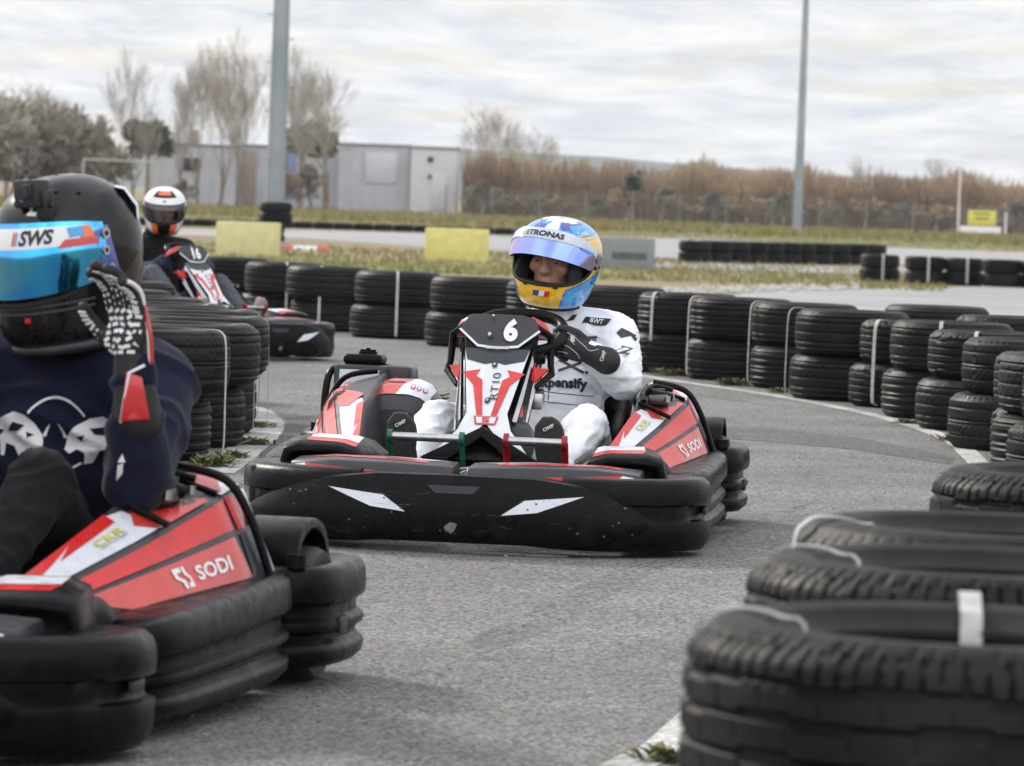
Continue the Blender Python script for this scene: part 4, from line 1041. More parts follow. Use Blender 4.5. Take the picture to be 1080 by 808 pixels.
    for s_ in (-1, 1):
        rb.add(mx(ribsweep([(.58, -.385), (.65, -.41), (.695, -.48), (.708, -.60), (.700, -.74), (.66, -.83), (.55, -.875), (.30, -.89), (0, -.89)], 1.0, 0.010, sc=.7), s_), PLASTIC)
        rb.add(mx(box((.705, -.55, .125), (.012, .05, .035), .004), s_), INK)
        arch = [(-.455, .20), (-.445, .27), (-.48, .315), (-.58, .335), (-.68, .30), (-.72, .22)]
        arch = [(q.x, q.y) for q in smooth_path([(a_, b_, 0) for a_, b_ in arch], 4)]
        inn = [(-.58 + (y + .58) * .88, z - .02) for y, z in arch]
        rb.add(mx(bevelled(loft([[(x, y, z) for y, z in arch + inn[::-1]] for x in (.51, .635)]), .006), s_), PLASTIC)
        rb.add(mx(cyl((.64, -.42, .245), (.64, -.42, .272), .02), s_), PLASTIC)
    rb.add(box((0, -.86, .19), (.9, .03, .05), .01), PLASTIC)
    rb.build('rear_bumper', K)
    # --- engine cover and fuel box on the kart's right
    p = Part()
    rings = []
    for y, w0, w1, z in ((-.02, .24, .44, .34), (-.06, .235, .445, .385), (-.14, .23, .45, .412), (-.26, .23, .45, .425), (-.36, .235, .445, .42), (-.42, .24, .44, .39)):
        rings.append([(w0, y, .15), (w0, y, z - .06), (w0 + .03, y, z - .015), (w0 + .07, y, z), (w1 - .07, y, z), (w1 - .03, y, z - .012), (w1, y, z - .04), (w1, y, .15)])
    p.add(loft(rings), GREYP); b_ = p.bvh()
    fr = projector(b_, (0, .4, 0.5), (-1, 0, 0), (0, -.75, .66), 0.003)
    p.add(mapped(poly2([(-.43, .27), (-.345, .27), (-.30, .49), (-.40, .52), (-.43, .44)], .02), fr), SALMON)
    p.add(mapped(poly2([(-.345, .27), (-.245, .27), (-.245, .44), (-.30, .52)], .02), fr), WHITE)
    p.add(mapped(poly2([(-.385, .37), (-.335, .37), (-.33, .395), (-.38, .395)], .02), projector(b_, (0, .4, 0.5), (-1, 0, 0), (0, -.75, .66), 0.005)), INK)
    for k in range(3):
        c_ = (-.262 - k * .018, .33); ring = [(c_[0] + .007 * math.cos(a), c_[1] + .018 * math.sin(a)) for a in [j * .628 for j in range(10)]]
        p.add(mapped(poly2(ring, .02), projector(b_, (0, .4, 0.5), (-1, 0, 0), (0, -.75, .66), 0.005)), RED)
        ring = [(c_[0] + .004 * math.cos(a), c_[1] + .014 * math.sin(a)) for a in [j * .628 for j in range(10)]]
        p.add(mapped(poly2(ring, .02), projector(b_, (0, .4, 0.5), (-1, 0, 0), (0, -.75, .66), 0.006)), WHITE)
    p.build('engine_cover', K)
    p = Part()      # front face of the right pod and its slotted top
    fc = [(.42, .02, .24), (.545, .02, .24), (.535, -.03, .355), (.43, -.03, .36)]
    p.add(bevelled(loft([[(.41, .03, .22), (.555, .03, .22), (.545, -.02, .36), (.53, -.06, .385), (.435, -.06, .39), (.42, -.02, .365)], [(.41, -.2, .22), (.565, -.2, .22), (.56, -.2, .36), (.535, -.2, .400), (.435, -.2, .405), (.41, -.2, .36)], [(.41, -.32, .22), (.57, -.32, .22), (.56, -.32, .36), (.535, -.32, .408), (.435, -.32, .412), (.41, -.32, .36)]]), .008), GREYP)
    b_ = p.bvh(); fr = projector(b_, (0, .4, 0), (-1, 0, 0), (0, 0, 1), 0.002)
    p.add(mapped(poly2([(-.54, .235), (-.50, .235), (-.475, .345), (-.535, .35)], .03), fr), RED)
    p.add(mapped(poly2([(-.50, .235), (-.425, .235), (-.43, .355), (-.475, .345)], .03), fr), WHITE)
    p.add(mapped(poly2([(-.47, .345), (-.45, .26), (-.43, .3), (-.432, .352)], .03), projector(b_, (0, .4, 0), (-1, 0, 0), (0, 0, 1), 0.003)), RED)
    ft = projector(b_, (0, .3, .7), (-1, 0, 0), (0, -.8, .6), 0.002)
    p.add(mapped(poly2([(-.53, .11), (-.445, .11), (-.445, .32), (-.53, .32)], .03), ft), SALMON)
    ft = projector(b_, (0, .3, .7), (-1, 0, 0), (0, -.8, .6), 0.004)
    p.add(mapped(poly2([(-.515, .125), (-.465, .125), (-.47, .15), (-.51, .15)], .03), ft), INK)
    p.add(mapped(move2(text2('RTX', .03, bold=.01, size=.03), -.487, .20), ft), WHITE)
    p.add(mapped(move2(text2('SODI', .02, bold=.01, size=.03), -.487, .25), ft), DKGREY)
    p.build('pod_cover', K)
    fuel = empty('fuel_box', (0, 0, 0)); fuel.parent = K
    p = Part(); p.add(box((.50, -.46, .375), (.17, .19, .17), .012), GREYP); p.add(box((.40, -.47, .40), (.12, .15, .12), .015), GREYP)
    p.add(mapped(poly2([(-.572, .30), (-.44, .30), (-.44, .445), (-.565, .445)], .05), planar((0, -.3625, 0), (-1, 0, 0), (0, 0, 1))), WHITE)
    p.build('box', fuel)
    p = Part(); p.add(box((.50, -.46, .475), (.125, .12, .035), .014, 3), PLASTIC); p.add(cyl((.49, -.45, .49), (.49, -.45, .50), .03, 16), PLASTIC); p.add(cyl((.49, -.45, .50), (.49, -.45, .512), .007), PLASTIC); p.add(box((.49, -.45, .503), (.05, .01, .008), .002), PLASTIC)
    p.build('cap', fuel)
    one('side_loop', tube(smooth_path([(.60, -.34, .24), (.61, -.36, .33), (.60, -.38, .43), (.58, -.46, .44), (.59, -.52, .40), (.60, -.56, .28)], 5), .012), PLASTIC, K)
    # engine block hidden low behind the seat
    p = Part(); p.add(box((.33, -.56, .2), (.2, .18, .18), .02), DMETAL)
    for k in range(6): p.add(box((.33, -.56, .30 + k * .014), (.16, .16, .005)), DMETAL)
    p.build('engine', K)
    # --- steering fairing
    fz = [(.61, .105, .165, .07), (.55, .100, .215, .09), (.45, .080, .335, .09), (.36, .064, .44, .085), (.31, .085, .495, .08), (.265, .125, .545, .07), (.232, .155, .585, .06)]
    def fy(z):
        for a, b in zip(fz, fz[1:]):
            if z >= b[0]: t = max(0, (a[0] - z) / (a[0] - b[0])); return a[2] + (b[2] - a[2]) * t
        return fz[-1][2]
    fp = Part()
    fp.add(bevelled(loft([[(-w, y, z), (w, y, z), (w * 1.08, y - dp * .6, z - dp * .35), (w * .8, y - dp, z - dp * .5), (-w * .8, y - dp, z - dp * .5), (-w * 1.08, y - dp * .6, z - dp * .35)] for z, w, y, dp in fz]), .005, 2, 20), PLASTIC)
    frf = lambda off: (lambda a, b: Vector((-a, fy(b) + off * .7, b + off * .7)))
    PF = lambda pts, m_, off: fp.add(mapped(poly2(pts, .03), frf(off)), m_)
    PF([(-.098, .545), (.098, .545), (.060, .362), (.078, .315), (.150, .236), (.100, .236), (0, .335), (-.100, .236), (-.150, .236), (-.078, .315), (-.060, .362)], WHITE, .002)
    for s_ in (-1, 1):
        v = [(s_ * .094, .475), (s_ * .040, .485), (s_ * .050, .466), (s_ * .030, .455), (s_ * .0125, .355), (s_ * .030, .355), (s_ * .055, .44)]
        PF(v if s_ < 0 else v[::-1], SALMON, .004)
    PF([(-.098, .545), (.098, .545), (.086, .512), (.03, .500), (0, .506), (-.03, .500), (-.086, .512)], DKGREY, .004)
    PF([(-.037, .352), (.037, .352), (.030, .328), (-.030, .328)], SALMON, .005)
    PF([(-.031, .3485), (.031, .3485), (.0255, .3315), (-.0255, .3315)], WHITE, .006)
    for e1 in ([(-.012, .008), (.012, .008), (.012, .003), (-.006, .003), (-.006, .001), (-.012, .001)], [(-.012, .001), (.006, .001), (.012, -.001), (.012, -.004), (-.012, -.001)], [(-.012, -.008), (.012, -.008), (.012, -.003), (.006, -.002), (.006, -.004), (-.012, -.004)]):
        PF([(a * .9, b * .9 + .340) for a, b in e1], RED, .007)
    fp.add(mapped(move2(text2('RT10', .024, bold=.0, size=.02, squash=1.05), .012, .437, R(90)), frf(.006)), INK)
    for (a, b) in ((.0, .497), (-.004, .395)):
        fp.add(mapped(move2(poly2([(.0085 * math.cos(q), .0085 * math.sin(q)) for q in [k * .52 for k in range(12)]], .03), a, b), frf(.007)), INK)
        fp.add(mapped(move2(poly2([(.004 * math.cos(q), .004 * math.sin(q)) for q in [k * .52 for k in range(12)]], .03), a - .001, b + .001), frf(.009)), METAL)
    # dark flared base with its own edge
    fp.add(bevelled(loft([[(-.175, .60, .236), (0, .535, .330), (.175, .60, .236), (.10, .60, .226), (0, .56, .30), (-.10, .60, .226)], [(-.17, .50, .215), (0, .46, .31), (.17, .50, .215), (.10, .50, .205), (0, .48, .28), (-.10, .50, .205)]]), .004), PLASTIC)
    # side blades with red and white stripes
    for s_ in (-1, 1):
        bl = [[(s_ * .106, .20, .56), (s_ * .106, .235, .54), (s_ * .074, .455, .345), (s_ * .074, .40, .33)], [(s_ * .125, .10, .53), (s_ * .125, .13, .50), (s_ * .105, .38, .29), (s_ * .105, .33, .29)]]
        fp.add(bevelled(loft(bl), .003), PLASTIC)
        A = Vector(bl[0][1]); B = Vector(bl[0][2]); C_ = Vector(bl[1][1]); D = Vector(bl[1][2])
        n_ = (B - A).cross(C_ - A).normalized();
        if n_.y < 0: n_ = -n_
        for (u0, u1, mm, v0, v1) in ((.04, .30, WHITE, .03, .95), (.36, .60, RED, .06, .80), (.66, .94, WHITE, .05, .95)):
            pts = [A.lerp(C_, u0).lerp(B.lerp(D, u0), v0), A.lerp(C_, u1).lerp(B.lerp(D, u1), v0 + .08), A.lerp(C_, u1).lerp(B.lerp(D, u1), v1), A.lerp(C_, u0).lerp(B.lerp(D, u0), min(1, v1 + .06))]
            fp.add(([q + n_ * .002 for q in pts], [(0, 1, 2, 3)]), mm)
        # open loop at the shoulders of the fairing
        lo = [(s_ * .105, .16, .615), (s_ * .148, .12, .585), (s_ * .152, .14, .50), (s_ * .158, .16, .475), (s_ * .118, .235, .435)]
        fp.add(tube(lo, [.012, .013, .010, .011, .008], 8), PLASTIC)
        tr = [(s_ * .152, .165, .487), (s_ * .112, .215, .492), (s_ * .114, .235, .447)]
        fp.add(([Vector(q) + Vector((0, .008, .004)) for q in tr] + [Vector(q) - Vector((0, .006, 0)) for q in tr], [(0, 1, 2), (3, 5, 4), (0, 3, 4, 1), (1, 4, 5, 2), (2, 5, 3, 0)]), RED)
        fp.add(bevelled(loft([[(s_ * .088, .13, .648), (s_ * .128, .10, .628), (s_ * .15, .10, .59), (s_ * .108, .15, .60)], [(s_ * .088, .07, .62), (s_ * .125, .04, .60), (s_ * .145, .05, .57), (s_ * .10, .10, .58)]]), .004), SALMON)
    fp.build('steering_fairing', K)
    # --- number plate
    npart = Part()
    outl = [(-.088, .648), (.062, .650), (.105, .640), (.122, .600), (.062, .552), (.0, .546), (-.062, .552), (-.122, .600), (-.100, .642)]
    def py_(z): return .155 + (.65 - z) * .62
    front = [(-a, py_(b) + .012 * (1 - abs(a) / .13), b) for a, b in outl]; back = [(x * .97, y - .022, z - .004) for x, y, z in front]
    npart.add(bevelled(loft([back, front]), .004), DKGREY)
    pf = lambda off: (lambda a, b: Vector((-a, py_(b) + .012 * (1 - abs(a) / .13) + off * .85, b + off * .5)))
    rim = [(-.1235, .600), (-.062, .5505), (0, .5440), (.062, .5505), (.1235, .600), (.118, .604), (.060, .5575), (0, .5515), (-.060, .5575), (-.118, .604)]
    npart.add(mapped(poly2(rim, .03), pf(.004)), WHITE)
    npart.add(mapped(poly2([(-.036, .552), (.036, .552), (.034, .5445), (-.034, .5445)], .03), pf(.007)), METAL)
    npart.add(mapped(move2(text2(number, .068, bold=.055, size=.02, squash=.98), .035 if number == '6' else .01, .602), pf(.005)), BONE)
    for (a, b, r_) in ((-.028, .585, .009), (-.022, .640, .006)):
        npart.add(mapped(move2(poly2([(r_ * math.cos(q), r_ * math.sin(q)) for q in [k * .52 for k in range(12)]], .03), a, b), pf(.006)), INK)
        npart.add(mapped(move2(poly2([(r_ * .6 * math.cos(q), r_ * .6 * math.sin(q)) for q in [k * .52 for k in range(12)]], .03), a, b + .002), pf(.008)), METAL)
    npart.build('number_plate', K)
    # --- steering wheel and column
    sw = empty('steering_wheel', (wx, .045, .592)); sw.parent = K; sw.rotation_euler = (R(-27), 0, 0)
    loopp = []
    for k in range(40):
        a = 2 * math.pi * k / 40; rx, ry = .136, .120
        c, s2 = math.cos(a), math.sin(a); e_ = .8
        loopp.append((rx * math.copysign(abs(c) ** e_, c), ry * math.copysign(abs(s2) ** e_, s2), 0))
    one('grip', tube(loopp, .0185, 10, loop=True), PLASTIC, sw)
    p = Part(); p.add(box((0, 0, -.012), (.10, .07, .03), .012), PLASTIC)
    for s_ in (-1, 1): p.add(box((s_ * .09, .012, -.006), (.14, .028, .008), .003), DMETAL)
    p.add(box((0, -.06, -.006), (.03, .12, .008), .003), DMETAL); p.build('spoke', sw)
    one('pad', bevelled(loft([[(-.085, .085, .012), (.085, .085, .012), (.10, .14, -.005), (-.10, .14, -.005)], [(-.085, .085, -.02), (.085, .085, -.02), (.10, .14, -.03), (-.10, .14, -.03)]]), .008), PLASTIC, sw)
    one('steering_column', cyl((-.04, .07, .575), (0, .42, .12), .012), METAL, K)
    # --- tank and bracket between the feet, pedals
    p = Part(); p.add(bevelled(loft([[(-.10, .30, .16), (.10, .30, .16), (.10, .34, .30), (.07, .38, .345), (-.12, .38, .345), (-.14, .34, .30)], [(-.12, .46, .14), (.10, .46, .14), (.10, .47, .28), (.07, .44, .33), (-.12, .44, .33), (-.15, .46, .28)]]), .018, 3), DKGREY)
    p.build('fuel_tank', K)
    p = Part(); p.add(box((-.115, .20, .395), (.055, .06, .05), .008), METAL); p.add(box((-.07, .22, .37), (.06, .05, .03), .005), DMETAL); p.add(cyl((-.14, .2, .42), (-.10, .2, .42), .012), DMETAL)
    for k in range(3): p.add(tube(smooth_path([(-.03 - .02 * k, .10, .48), (-.06, .16 + .02 * k, .43), (-.08, .25, .36), (-.02, .35, .35)], 4), .006), PLASTIC)
    p.build('steering_bracket', K)
    for s_, mm in ((-1, REDM), (1, GREEN)):
        pd = empty('pedal', (0, 0, 0)); pd.parent = K
        x0, x1 = (.045, .255) if s_ > 0 else (-.075, -.255); zz = .296
        if s_ < 0: x0 = -.085
        one('foot_bar', cyl((x0, .655, zz), (x1, .655, zz), .0125, 14), METAL, pd)
        for x in (x0, x1):
            p = Part(); p.add(cyl((x - .007, .655, zz), (x + .007, .655, zz), .020 if s_ > 0 else .022, 16), mm)
            p.add(tube([(x, .655, zz), (x, .60, .20), (x, .64, .10)], .008 if s_ > 0 else .011, 8), mm)
            p.build('bracket', pd)
    for k in range(4): pass
    p = Part()
    for k in range(5):
        p.add(tube(smooth_path([(.03 - .012 * k, .62, .08), (.02 + .01 * k, .66, .16 + .01 * k), (-.02 - .01 * k, .63, .20), (-.04, .55, .12)], 5), .004), GREEN if k < 2 else METAL)
    p.build('brake_line', K)
    # --- seat
    cx = -.115; rings = []
    sec = [(-.02, .15, .12, .10, .17), (-.12, .20, .09, .10, .24), (-.22, .235, .08, .11, .34), (-.30, .245, .10, .13, .44), (-.40, .25, .20, .14, .49), (-.47, .24, .32, .13, .50), (-.51, .22, .42, .08, .52)]
    for y, w, zb, dpt, zs in sec:
        ring = []
        for k in range(15):
            a = math.pi * k / 14; x = -math.cos(a) * w; z = zb + (zs - zb) * (1 - math.sin(a) ** .7) * .85
            ring.append((cx + x, y + (0.05 * (1 - math.sin(a))), z))
        rings.append(ring)
    V, F = loft(rings, closed=False, cap=False)
    one('seat', baked((V, F), [('SOLIDIFY', dict(thickness=.012, offset=0)), ('SUBSURF', dict(levels=1))]), PLASTIC, K, 60)
    one('seat_stay', tube([(cx - .24, -.40, .42), (cx - .30, -.50, .16)], .01), METAL, K); one('seat_stay', tube([(cx + .23, -.44, .40), (cx + .28, -.52, .16)], .01), METAL, K)
    return K

TH = lambda th: math.pi - R(th)
kart_mid = build_kart('6', 'white and red kart number 6 carrying the driver in the white suit', (-.021, 13.84, 0.006), TH(6.5), steer=R(-14))
kart_near = build_kart('8', 'nearest kart, cut off by the picture edge, under the driver in a navy sweatshirt', (-1.13, 8.78, 0.006), TH(12), steer=R(-4), wx=.06)
kart_far = build_kart('16', 'farthest kart, number 16, coming round behind the inner tyre wall', (-2.05, 27.5, 0.006), TH(-40), steer=R(-10))
kart_far.scale = (0.88, 0.92, 1.0)
# ------------------------------------------------------------------ people
SKIN = mat('skin', (0.42, 0.22, 0.15), 0.55, var=0.06)
SUITW = mat('white_suit_cloth', (0.77, 0.78, 0.83), 0.75, var=0.03, bump=0.5, bscale=28, bdist=0.004, sheen=0.1)
NAVY = mat('navy_fleece', (0.008, 0.009, 0.026), 0.95, spec=0.15, var=0.2, bump=0.3, bscale=60, sheen=0.08, bdist=0.004)
BLACKC = mat('black_cloth', (0.006, 0.006, 0.007), 0.9, spec=0.2, var=0.25, bump=0.4, bscale=35, sheen=0.05, bdist=0.005)
DENIM = mat('grey_trousers', (0.06, 0.063, 0.08), 0.85, var=0.15, bump=0.5, bscale=60)
GLOVEB = mat('black_glove', (0.012, 0.012, 0.013), 0.7, var=0.25, bump=0.4, bscale=180)
GLOVEN = mat('navy_glove', (0.02, 0.022, 0.055), 0.8)
SHOE = mat('black_shoe', (0.014, 0.014, 0.014), 0.65, bump=0.3, bscale=150)
SHOEB = mat('beige_shoe', (0.30, 0.28, 0.25), 0.8)
SOLE = mat('shoe_sole', (0.022, 0.022, 0.022), 0.7, bump=0.5, bscale=120)
HAIR = mat('dark_hair', (0.02, 0.015, 0.012), 0.6)
EYEW = mat('eye_white', (0.34, 0.31, 0.30), 0.2); IRIS = mat('iris', (0.05, 0.03, 0.02), 0.2)
PAD = mat('helmet_lining', (0.012, 0.012, 0.012), 0.9)
HBLACK = mat('gloss_black_shell', (0.003, 0.003, 0.004), 0.3, spec=0.12, coat=0.45, var=0.5, vscale=60, rvar=0.04)
HSILVER = mat('shell_silver', (0.50, 0.53, 0.62), 0.2, coat=0.8, var=0.1)
HWHITE = mat('shell_white', (0.68, 0.68, 0.68), 0.2, coat=0.8, var=0.04)
HYEL = mat('shell_yellow', (0.76, 0.44, 0.008), 0.2, coat=0.8, var=0.05)
HCYAN = mat('shell_cyan', (0.025, 0.29, 0.66), 0.2, coat=0.8, var=0.05)
HBLUE = mat('shell_blue', (0.045, 0.06, 0.30), 0.2, coat=0.8, var=0.1)
HORANGE = mat('shell_orange', (0.75, 0.12, 0.02), 0.25, coat=0.8)
HCARB = mat('carbon_weave', (0.010, 0.010, 0.011), 0.28, spec=0.35, coat=0.2, var=0.6, vscale=140)
HRED = mat('shell_red', (0.55, 0.03, 0.03), 0.25, coat=0.6)
def film_mat(name, c_top, c_bot, edge, rough=0.08, metal=1.0):
    """mirror film whose tint shifts with the angle it is seen from and slowly over its height"""
    m = bpy.data.materials.new(name); m.use_nodes = True; t = m.node_tree; p = t.nodes['Principled BSDF']
    co = t.nodes.new('ShaderNodeTexCoord'); mp = t.nodes.new('ShaderNodeMapping'); t.links.new(co.outputs['Object'], mp.inputs[0]); mp.inputs['Scale'].default_value = (6, 6, 0.8)
    n = t.nodes.new('ShaderNodeTexNoise'); n.inputs['Scale'].default_value = 1.6; t.links.new(mp.outputs[0], n.inputs[0])
    r = t.nodes.new('ShaderNodeValToRGB'); t.links.new(n.outputs['Fac'], r.inputs[0]); r.color_ramp.elements[0].position = .35; r.color_ramp.elements[1].position = .65
    r.color_ramp.elements[0].color = (*c_bot, 1); r.color_ramp.elements[1].color = (*c_top, 1)
    lw = t.nodes.new('ShaderNodeLayerWeight'); lw.inputs[0].default_value = 0.35
    k = t.nodes.new('ShaderNodeMix'); k.data_type = 'RGBA'; t.links.new(lw.outputs['Facing'], k.inputs[0]); t.links.new(r.outputs[0], k.inputs[6]); k.inputs[7].default_value = (*edge, 1)
    t.links.new(k.outputs[2], p.inputs['Base Color']); p.inputs['Metallic'].default_value = metal; p.inputs['Roughness'].default_value = rough
    return m
FILMB = film_mat('blue_mirror_film', (0.10, 0.62, 0.95), (0.03, 0.30, 0.75), (0.25, 0.22, 0.80))
FILML = film_mat('lilac_mirror_film', (0.26, 0.38, 0.80), (0.18, 0.30, 0.70), (0.70, 0.46, 0.74), rough=0.14)
def glass_mat():
    m = bpy.data.materials.new('clear_visor'); m.use_nodes = True; t = m.node_tree; t.nodes.clear()
    a = t.nodes.new('ShaderNodeBsdfTransparent'); a.inputs[0].default_value = (0.55, 0.57, 0.6, 1); b = t.nodes.new('ShaderNodeBsdfGlossy'); b.inputs['Roughness'].default_value = 0.05; b.inputs[0].default_value = (0.9, 0.9, 0.95, 1)
    f = t.nodes.new('ShaderNodeFresnel'); f.inputs[0].default_value = 1.5; x = t.nodes.new('ShaderNodeMixShader'); o = t.nodes.new('ShaderNodeOutputMaterial')
    ad = t.nodes.new('ShaderNodeMath'); ad.operation = 'ADD'; ad.inputs[1].default_value = 0.05; t.links.new(f.outputs[0], ad.inputs[0])
    t.links.new(ad.outputs[0], x.inputs[0]); t.links.new(a.outputs[0], x.inputs[1]); t.links.new(b.outputs[0], x.inputs[2]); t.links.new(x.outputs[0], o.inputs[0]); return m
CLEAR = glass_mat()

# ---- helmet surface: S(az, z) with az measured from the front towards the wearer's left (-x)
HT = [(-.135, .080, .100, .060), (-.125, .092, .128, .082), (-.105, .104, .150, .104), (-.075, .114, .160, .126), (-.04, .123, .159, .142), (0, .129, .152, .152), (.04, .130, .143, .155), (.075, .120, .126, .142), (.105, .098, .100, .116), (.125, .066, .066, .078), (.134, .036, .036, .042), (.137, .004, .004, .004)]
def hrow(z):
    z = max(HT[0][0], min(HT[-1][0], z))
    for i in range(len(HT) - 1):
        if z <= HT[i + 1][0]:
            t = (z - HT[i][0]) / (HT[i + 1][0] - HT[i][0]); p0 = HT[max(0, i - 1)]; p3 = HT[min(len(HT) - 1, i + 2)]; o = []
            for k in (1, 2, 3):
                a, b = HT[i][k], HT[i + 1][k]
                ma = (b - p0[k]) / max(1e-6, HT[i + 1][0] - p0[0]) * (HT[i + 1][0] - HT[i][0]) if i else (b - a); mb = (p3[k] - a) / max(1e-6, p3[0] - HT[i][0]) * (HT[i + 1][0] - HT[i][0]) if i < len(HT) - 2 else (b - a)
                o.append((2 * t ** 3 - 3 * t * t + 1) * a + (t ** 3 - 2 * t * t + t) * ma + (-2 * t ** 3 + 3 * t * t) * b + (t ** 3 - t * t) * mb)
            return o
def S(az, z, off=0.0):
    w, f, b = hrow(z); c = math.cos(az); s_ = math.sin(az); e_ = .92
    r_ = Vector((-w * math.copysign(abs(s_) ** e_, s_), (f if c > 0 else b) * math.copysign(abs(c) ** e_, c), z))
    if off:
        n = Vector((r_.x / w ** 2, r_.y / (f if c > 0 else b) ** 2, z * 55 if z > 0 else z * 12)).normalized(); r_ = r_ + n * off
    return r_
PA, PZ, PB = R(78), -.002, .050
def in_port(az, z, ka=1.0): return (abs(az) / (PA * ka)) ** 3.2 + (abs(z - PZ + .010 * (az / PA) ** 2 * -1) / PB) ** 2.6 < 1
def make_helmet(parent, loc, rot, paint, visor, extra=None, name='helmet', hs=(1, 1, 1)):
    H = empty(name, loc); H.scale = hs; H.rotation_mode = 'ZYX'; H.rotation_euler = rot; H.parent = parent; H.rotation_mode = 'XYZ'
    H.rotation_euler = (Matrix.Rotation(rot[2], 3, 'Z') @ Matrix.Rotation(rot[0], 3, 'X') @ Matrix.Rotation(rot[1], 3, 'Y')).to_euler()
    na, nz = 260, 140; zs = [-.135 + .272 * (0.5 - 0.5 * math.cos(math.pi * (0.12 + 0.88 * i / nz))) / 1.0 for i in range(nz + 1)]
    z0 = zs[0]; zs = [-.135 + (z - z0) / (zs[-1] - z0) * .272 for z in zs]
    V = []; groups = {}
    for z in zs:
        for k in range(na): V.append(S(-math.pi + 2 * math.pi * k / na, z))
    p = Part()
    for i in range(nz):
        for k in range(na):
            az = -math.pi + 2 * math.pi * (k + .5) / na; z = (zs[i] + zs[i + 1]) / 2
            if in_port(az, z): continue
            k2 = (k + 1) % na; groups.setdefault(paint(az, z).name, []).append((i * na + k, i * na + k2, (i + 1) * na + k2, (i + 1) * na + k))
    p.V = V
    for nm, fs in groups.items():
        m = bpy.data.materials[nm]; p.mats.append(m); p.F += fs; p.MI += [len(p.mats) - 1] * len(fs)
    # gasket round the opening, lower edge roll, inner lining
    ring = []
    for k in range(96):
        a = 2 * math.pi * k / 96; c, s_ = math.cos(a), math.sin(a)
        az = PA * math.copysign(abs(c) ** (2 / 3.2), c); zz = PB * math.copysign(abs(s_) ** (2 / 2.6), s_); ring.append(S(az, PZ + zz + .010 * (az / PA) ** 2, .001))
    p.add(tube(ring, .0048, 8, loop=True), PAD)
    p.add(tube([S(2 * math.pi * k / 60, -.134) for k in range(60)], .006, 8, loop=True), PAD)
    inn = [[S(-math.pi + 2 * math.pi * k / 48, z, 0) * .90 for k in range(48)] for z in [-.13, -.09, -.05, 0, .05, .09, .12]]
    li = loft(inn, cap=False); li = (li[0], [f for f in li[1] if not in_port(math.atan2(-sum(li[0][i].x for i in f) / 4, sum(li[0][i].y for i in f) / 4), sum(li[0][i].z for i in f) / 4, 1.05)])
    p.add(li, PAD)
    for s_ in (-1, 1):
        p.add(ellipsoid((s_ * .088, .065, -.03), (.018, .045, .05)), PAD)
    if extra: extra(p, H)
    o = p.build('shell', H, 60, recalc=False)
    if visor: visor(H)
    return H
def visor_sheet(z0, z1, amax, off, mat_, H, tilt=0.0, scale=1.0, z_of=None, marks=None, nz=14, na=56, thick=.0022):
    """curved screen following the shell, turned up about its side pivots by tilt"""
    PV = Vector((0, .012, .012)); Rm = Matrix.Rotation(tilt, 3, 'X')
    def fn(az, v):
        am = amax; zz = z0(az) + (z1(az) - z0(az)) * v; q = S(az, zz, off); q = q - PV; q = Rm @ (q * scale); return q + PV
    rings = [[fn(-amax + 2 * amax * k / na, i / nz) for k in range(na + 1)] for i in range(nz + 1)]
    V, F = loft(rings, closed=False, cap=False); p = Part()
    p.add(baked((V, F), [('SOLIDIFY', dict(thickness=thick, offset=1))]) if thick else (V, F), mat_)
    if marks: marks(p, fn, off)
    return p.build('visor', H, 60), fn
def onshell(off): return lambda a, b: S(a, b, off)
def letters_on(p, txt, az0, z0, h, m, fn, bold=.02, squash=1.0, rot=0, italic=0, rad=.15):
    g_ = move2(text2(txt, h, bold=bold, size=.02, squash=squash, italic=italic), 0, 0, rot)
    p.add(mapped(g_, lambda a, b: fn(az0 + a / rad, z0 + b)), m)

# ---- bodies
def fold(vf, amp, seed, sc=(14, 14, 30), fine=0.3):
    V, F = vf
    bm = bmesh.new(); vv = [bm.verts.new(v) for v in V]
    for f in F:
        try: bm.faces.new([vv[i] for i in f])
        except Exception: pass
    bm.normal_update(); out = []
    for v in bm.verts:
        q = Vector((v.co.x * sc[0], v.co.y * sc[1], v.co.z * sc[2])) + Vector((seed * 7.1, 0, 0))
        q = q + noise.noise_vector(q * .4) * 1.2
        n_ = max(0.0, 1 - abs(noise.noise(q)) * 3.0) ** 1.25 * 1.15; n2 = noise.noise(q * 2.3) * fine
        out.append(v.co + v.normal * amp * (n_ * .8 + n2 - .4))
    bm.free(); return out, F
def limb(pts, rr): return join(*[capsule(pts[i], rr[i], pts[i + 1], rr[i + 1]) for i in range(len(pts) - 1)])
def face_head(c, M):
    """head in its own frame (y forward), placed by matrix M"""
    pr = [ellipsoid((0, -.005, .02), (.076, .095, .105), n=28, m=20), ellipsoid((0, .03, -.055), (.056, .062, .062), n=24), ellipsoid((0, .086, -.098), (.024, .018, .018)),
          capsule((0, .088, .030), .009, (0, .112, -.018), .0125), ellipsoid((.012, .100, -.020), (.011, .012, .009)), ellipsoid((-.012, .100, -.020), (.011, .012, .009)),
          ellipsoid((0, .088, .048), (.055, .014, .010)), ellipsoid((.045, .065, -.012), (.022, .022, .022)), ellipsoid((-.045, .065, -.012), (.022, .022, .022)),
          ellipsoid((0, .092, -.048), (.025, .011, .006)), ellipsoid((0, .091, -.060), (.021, .011, .007)), ellipsoid((.078, -.01, 0), (.008, .018, .030)), ellipsoid((-.078, -.01, 0), (.008, .018, .030))]
    return [xf(q, M) for q in pr]
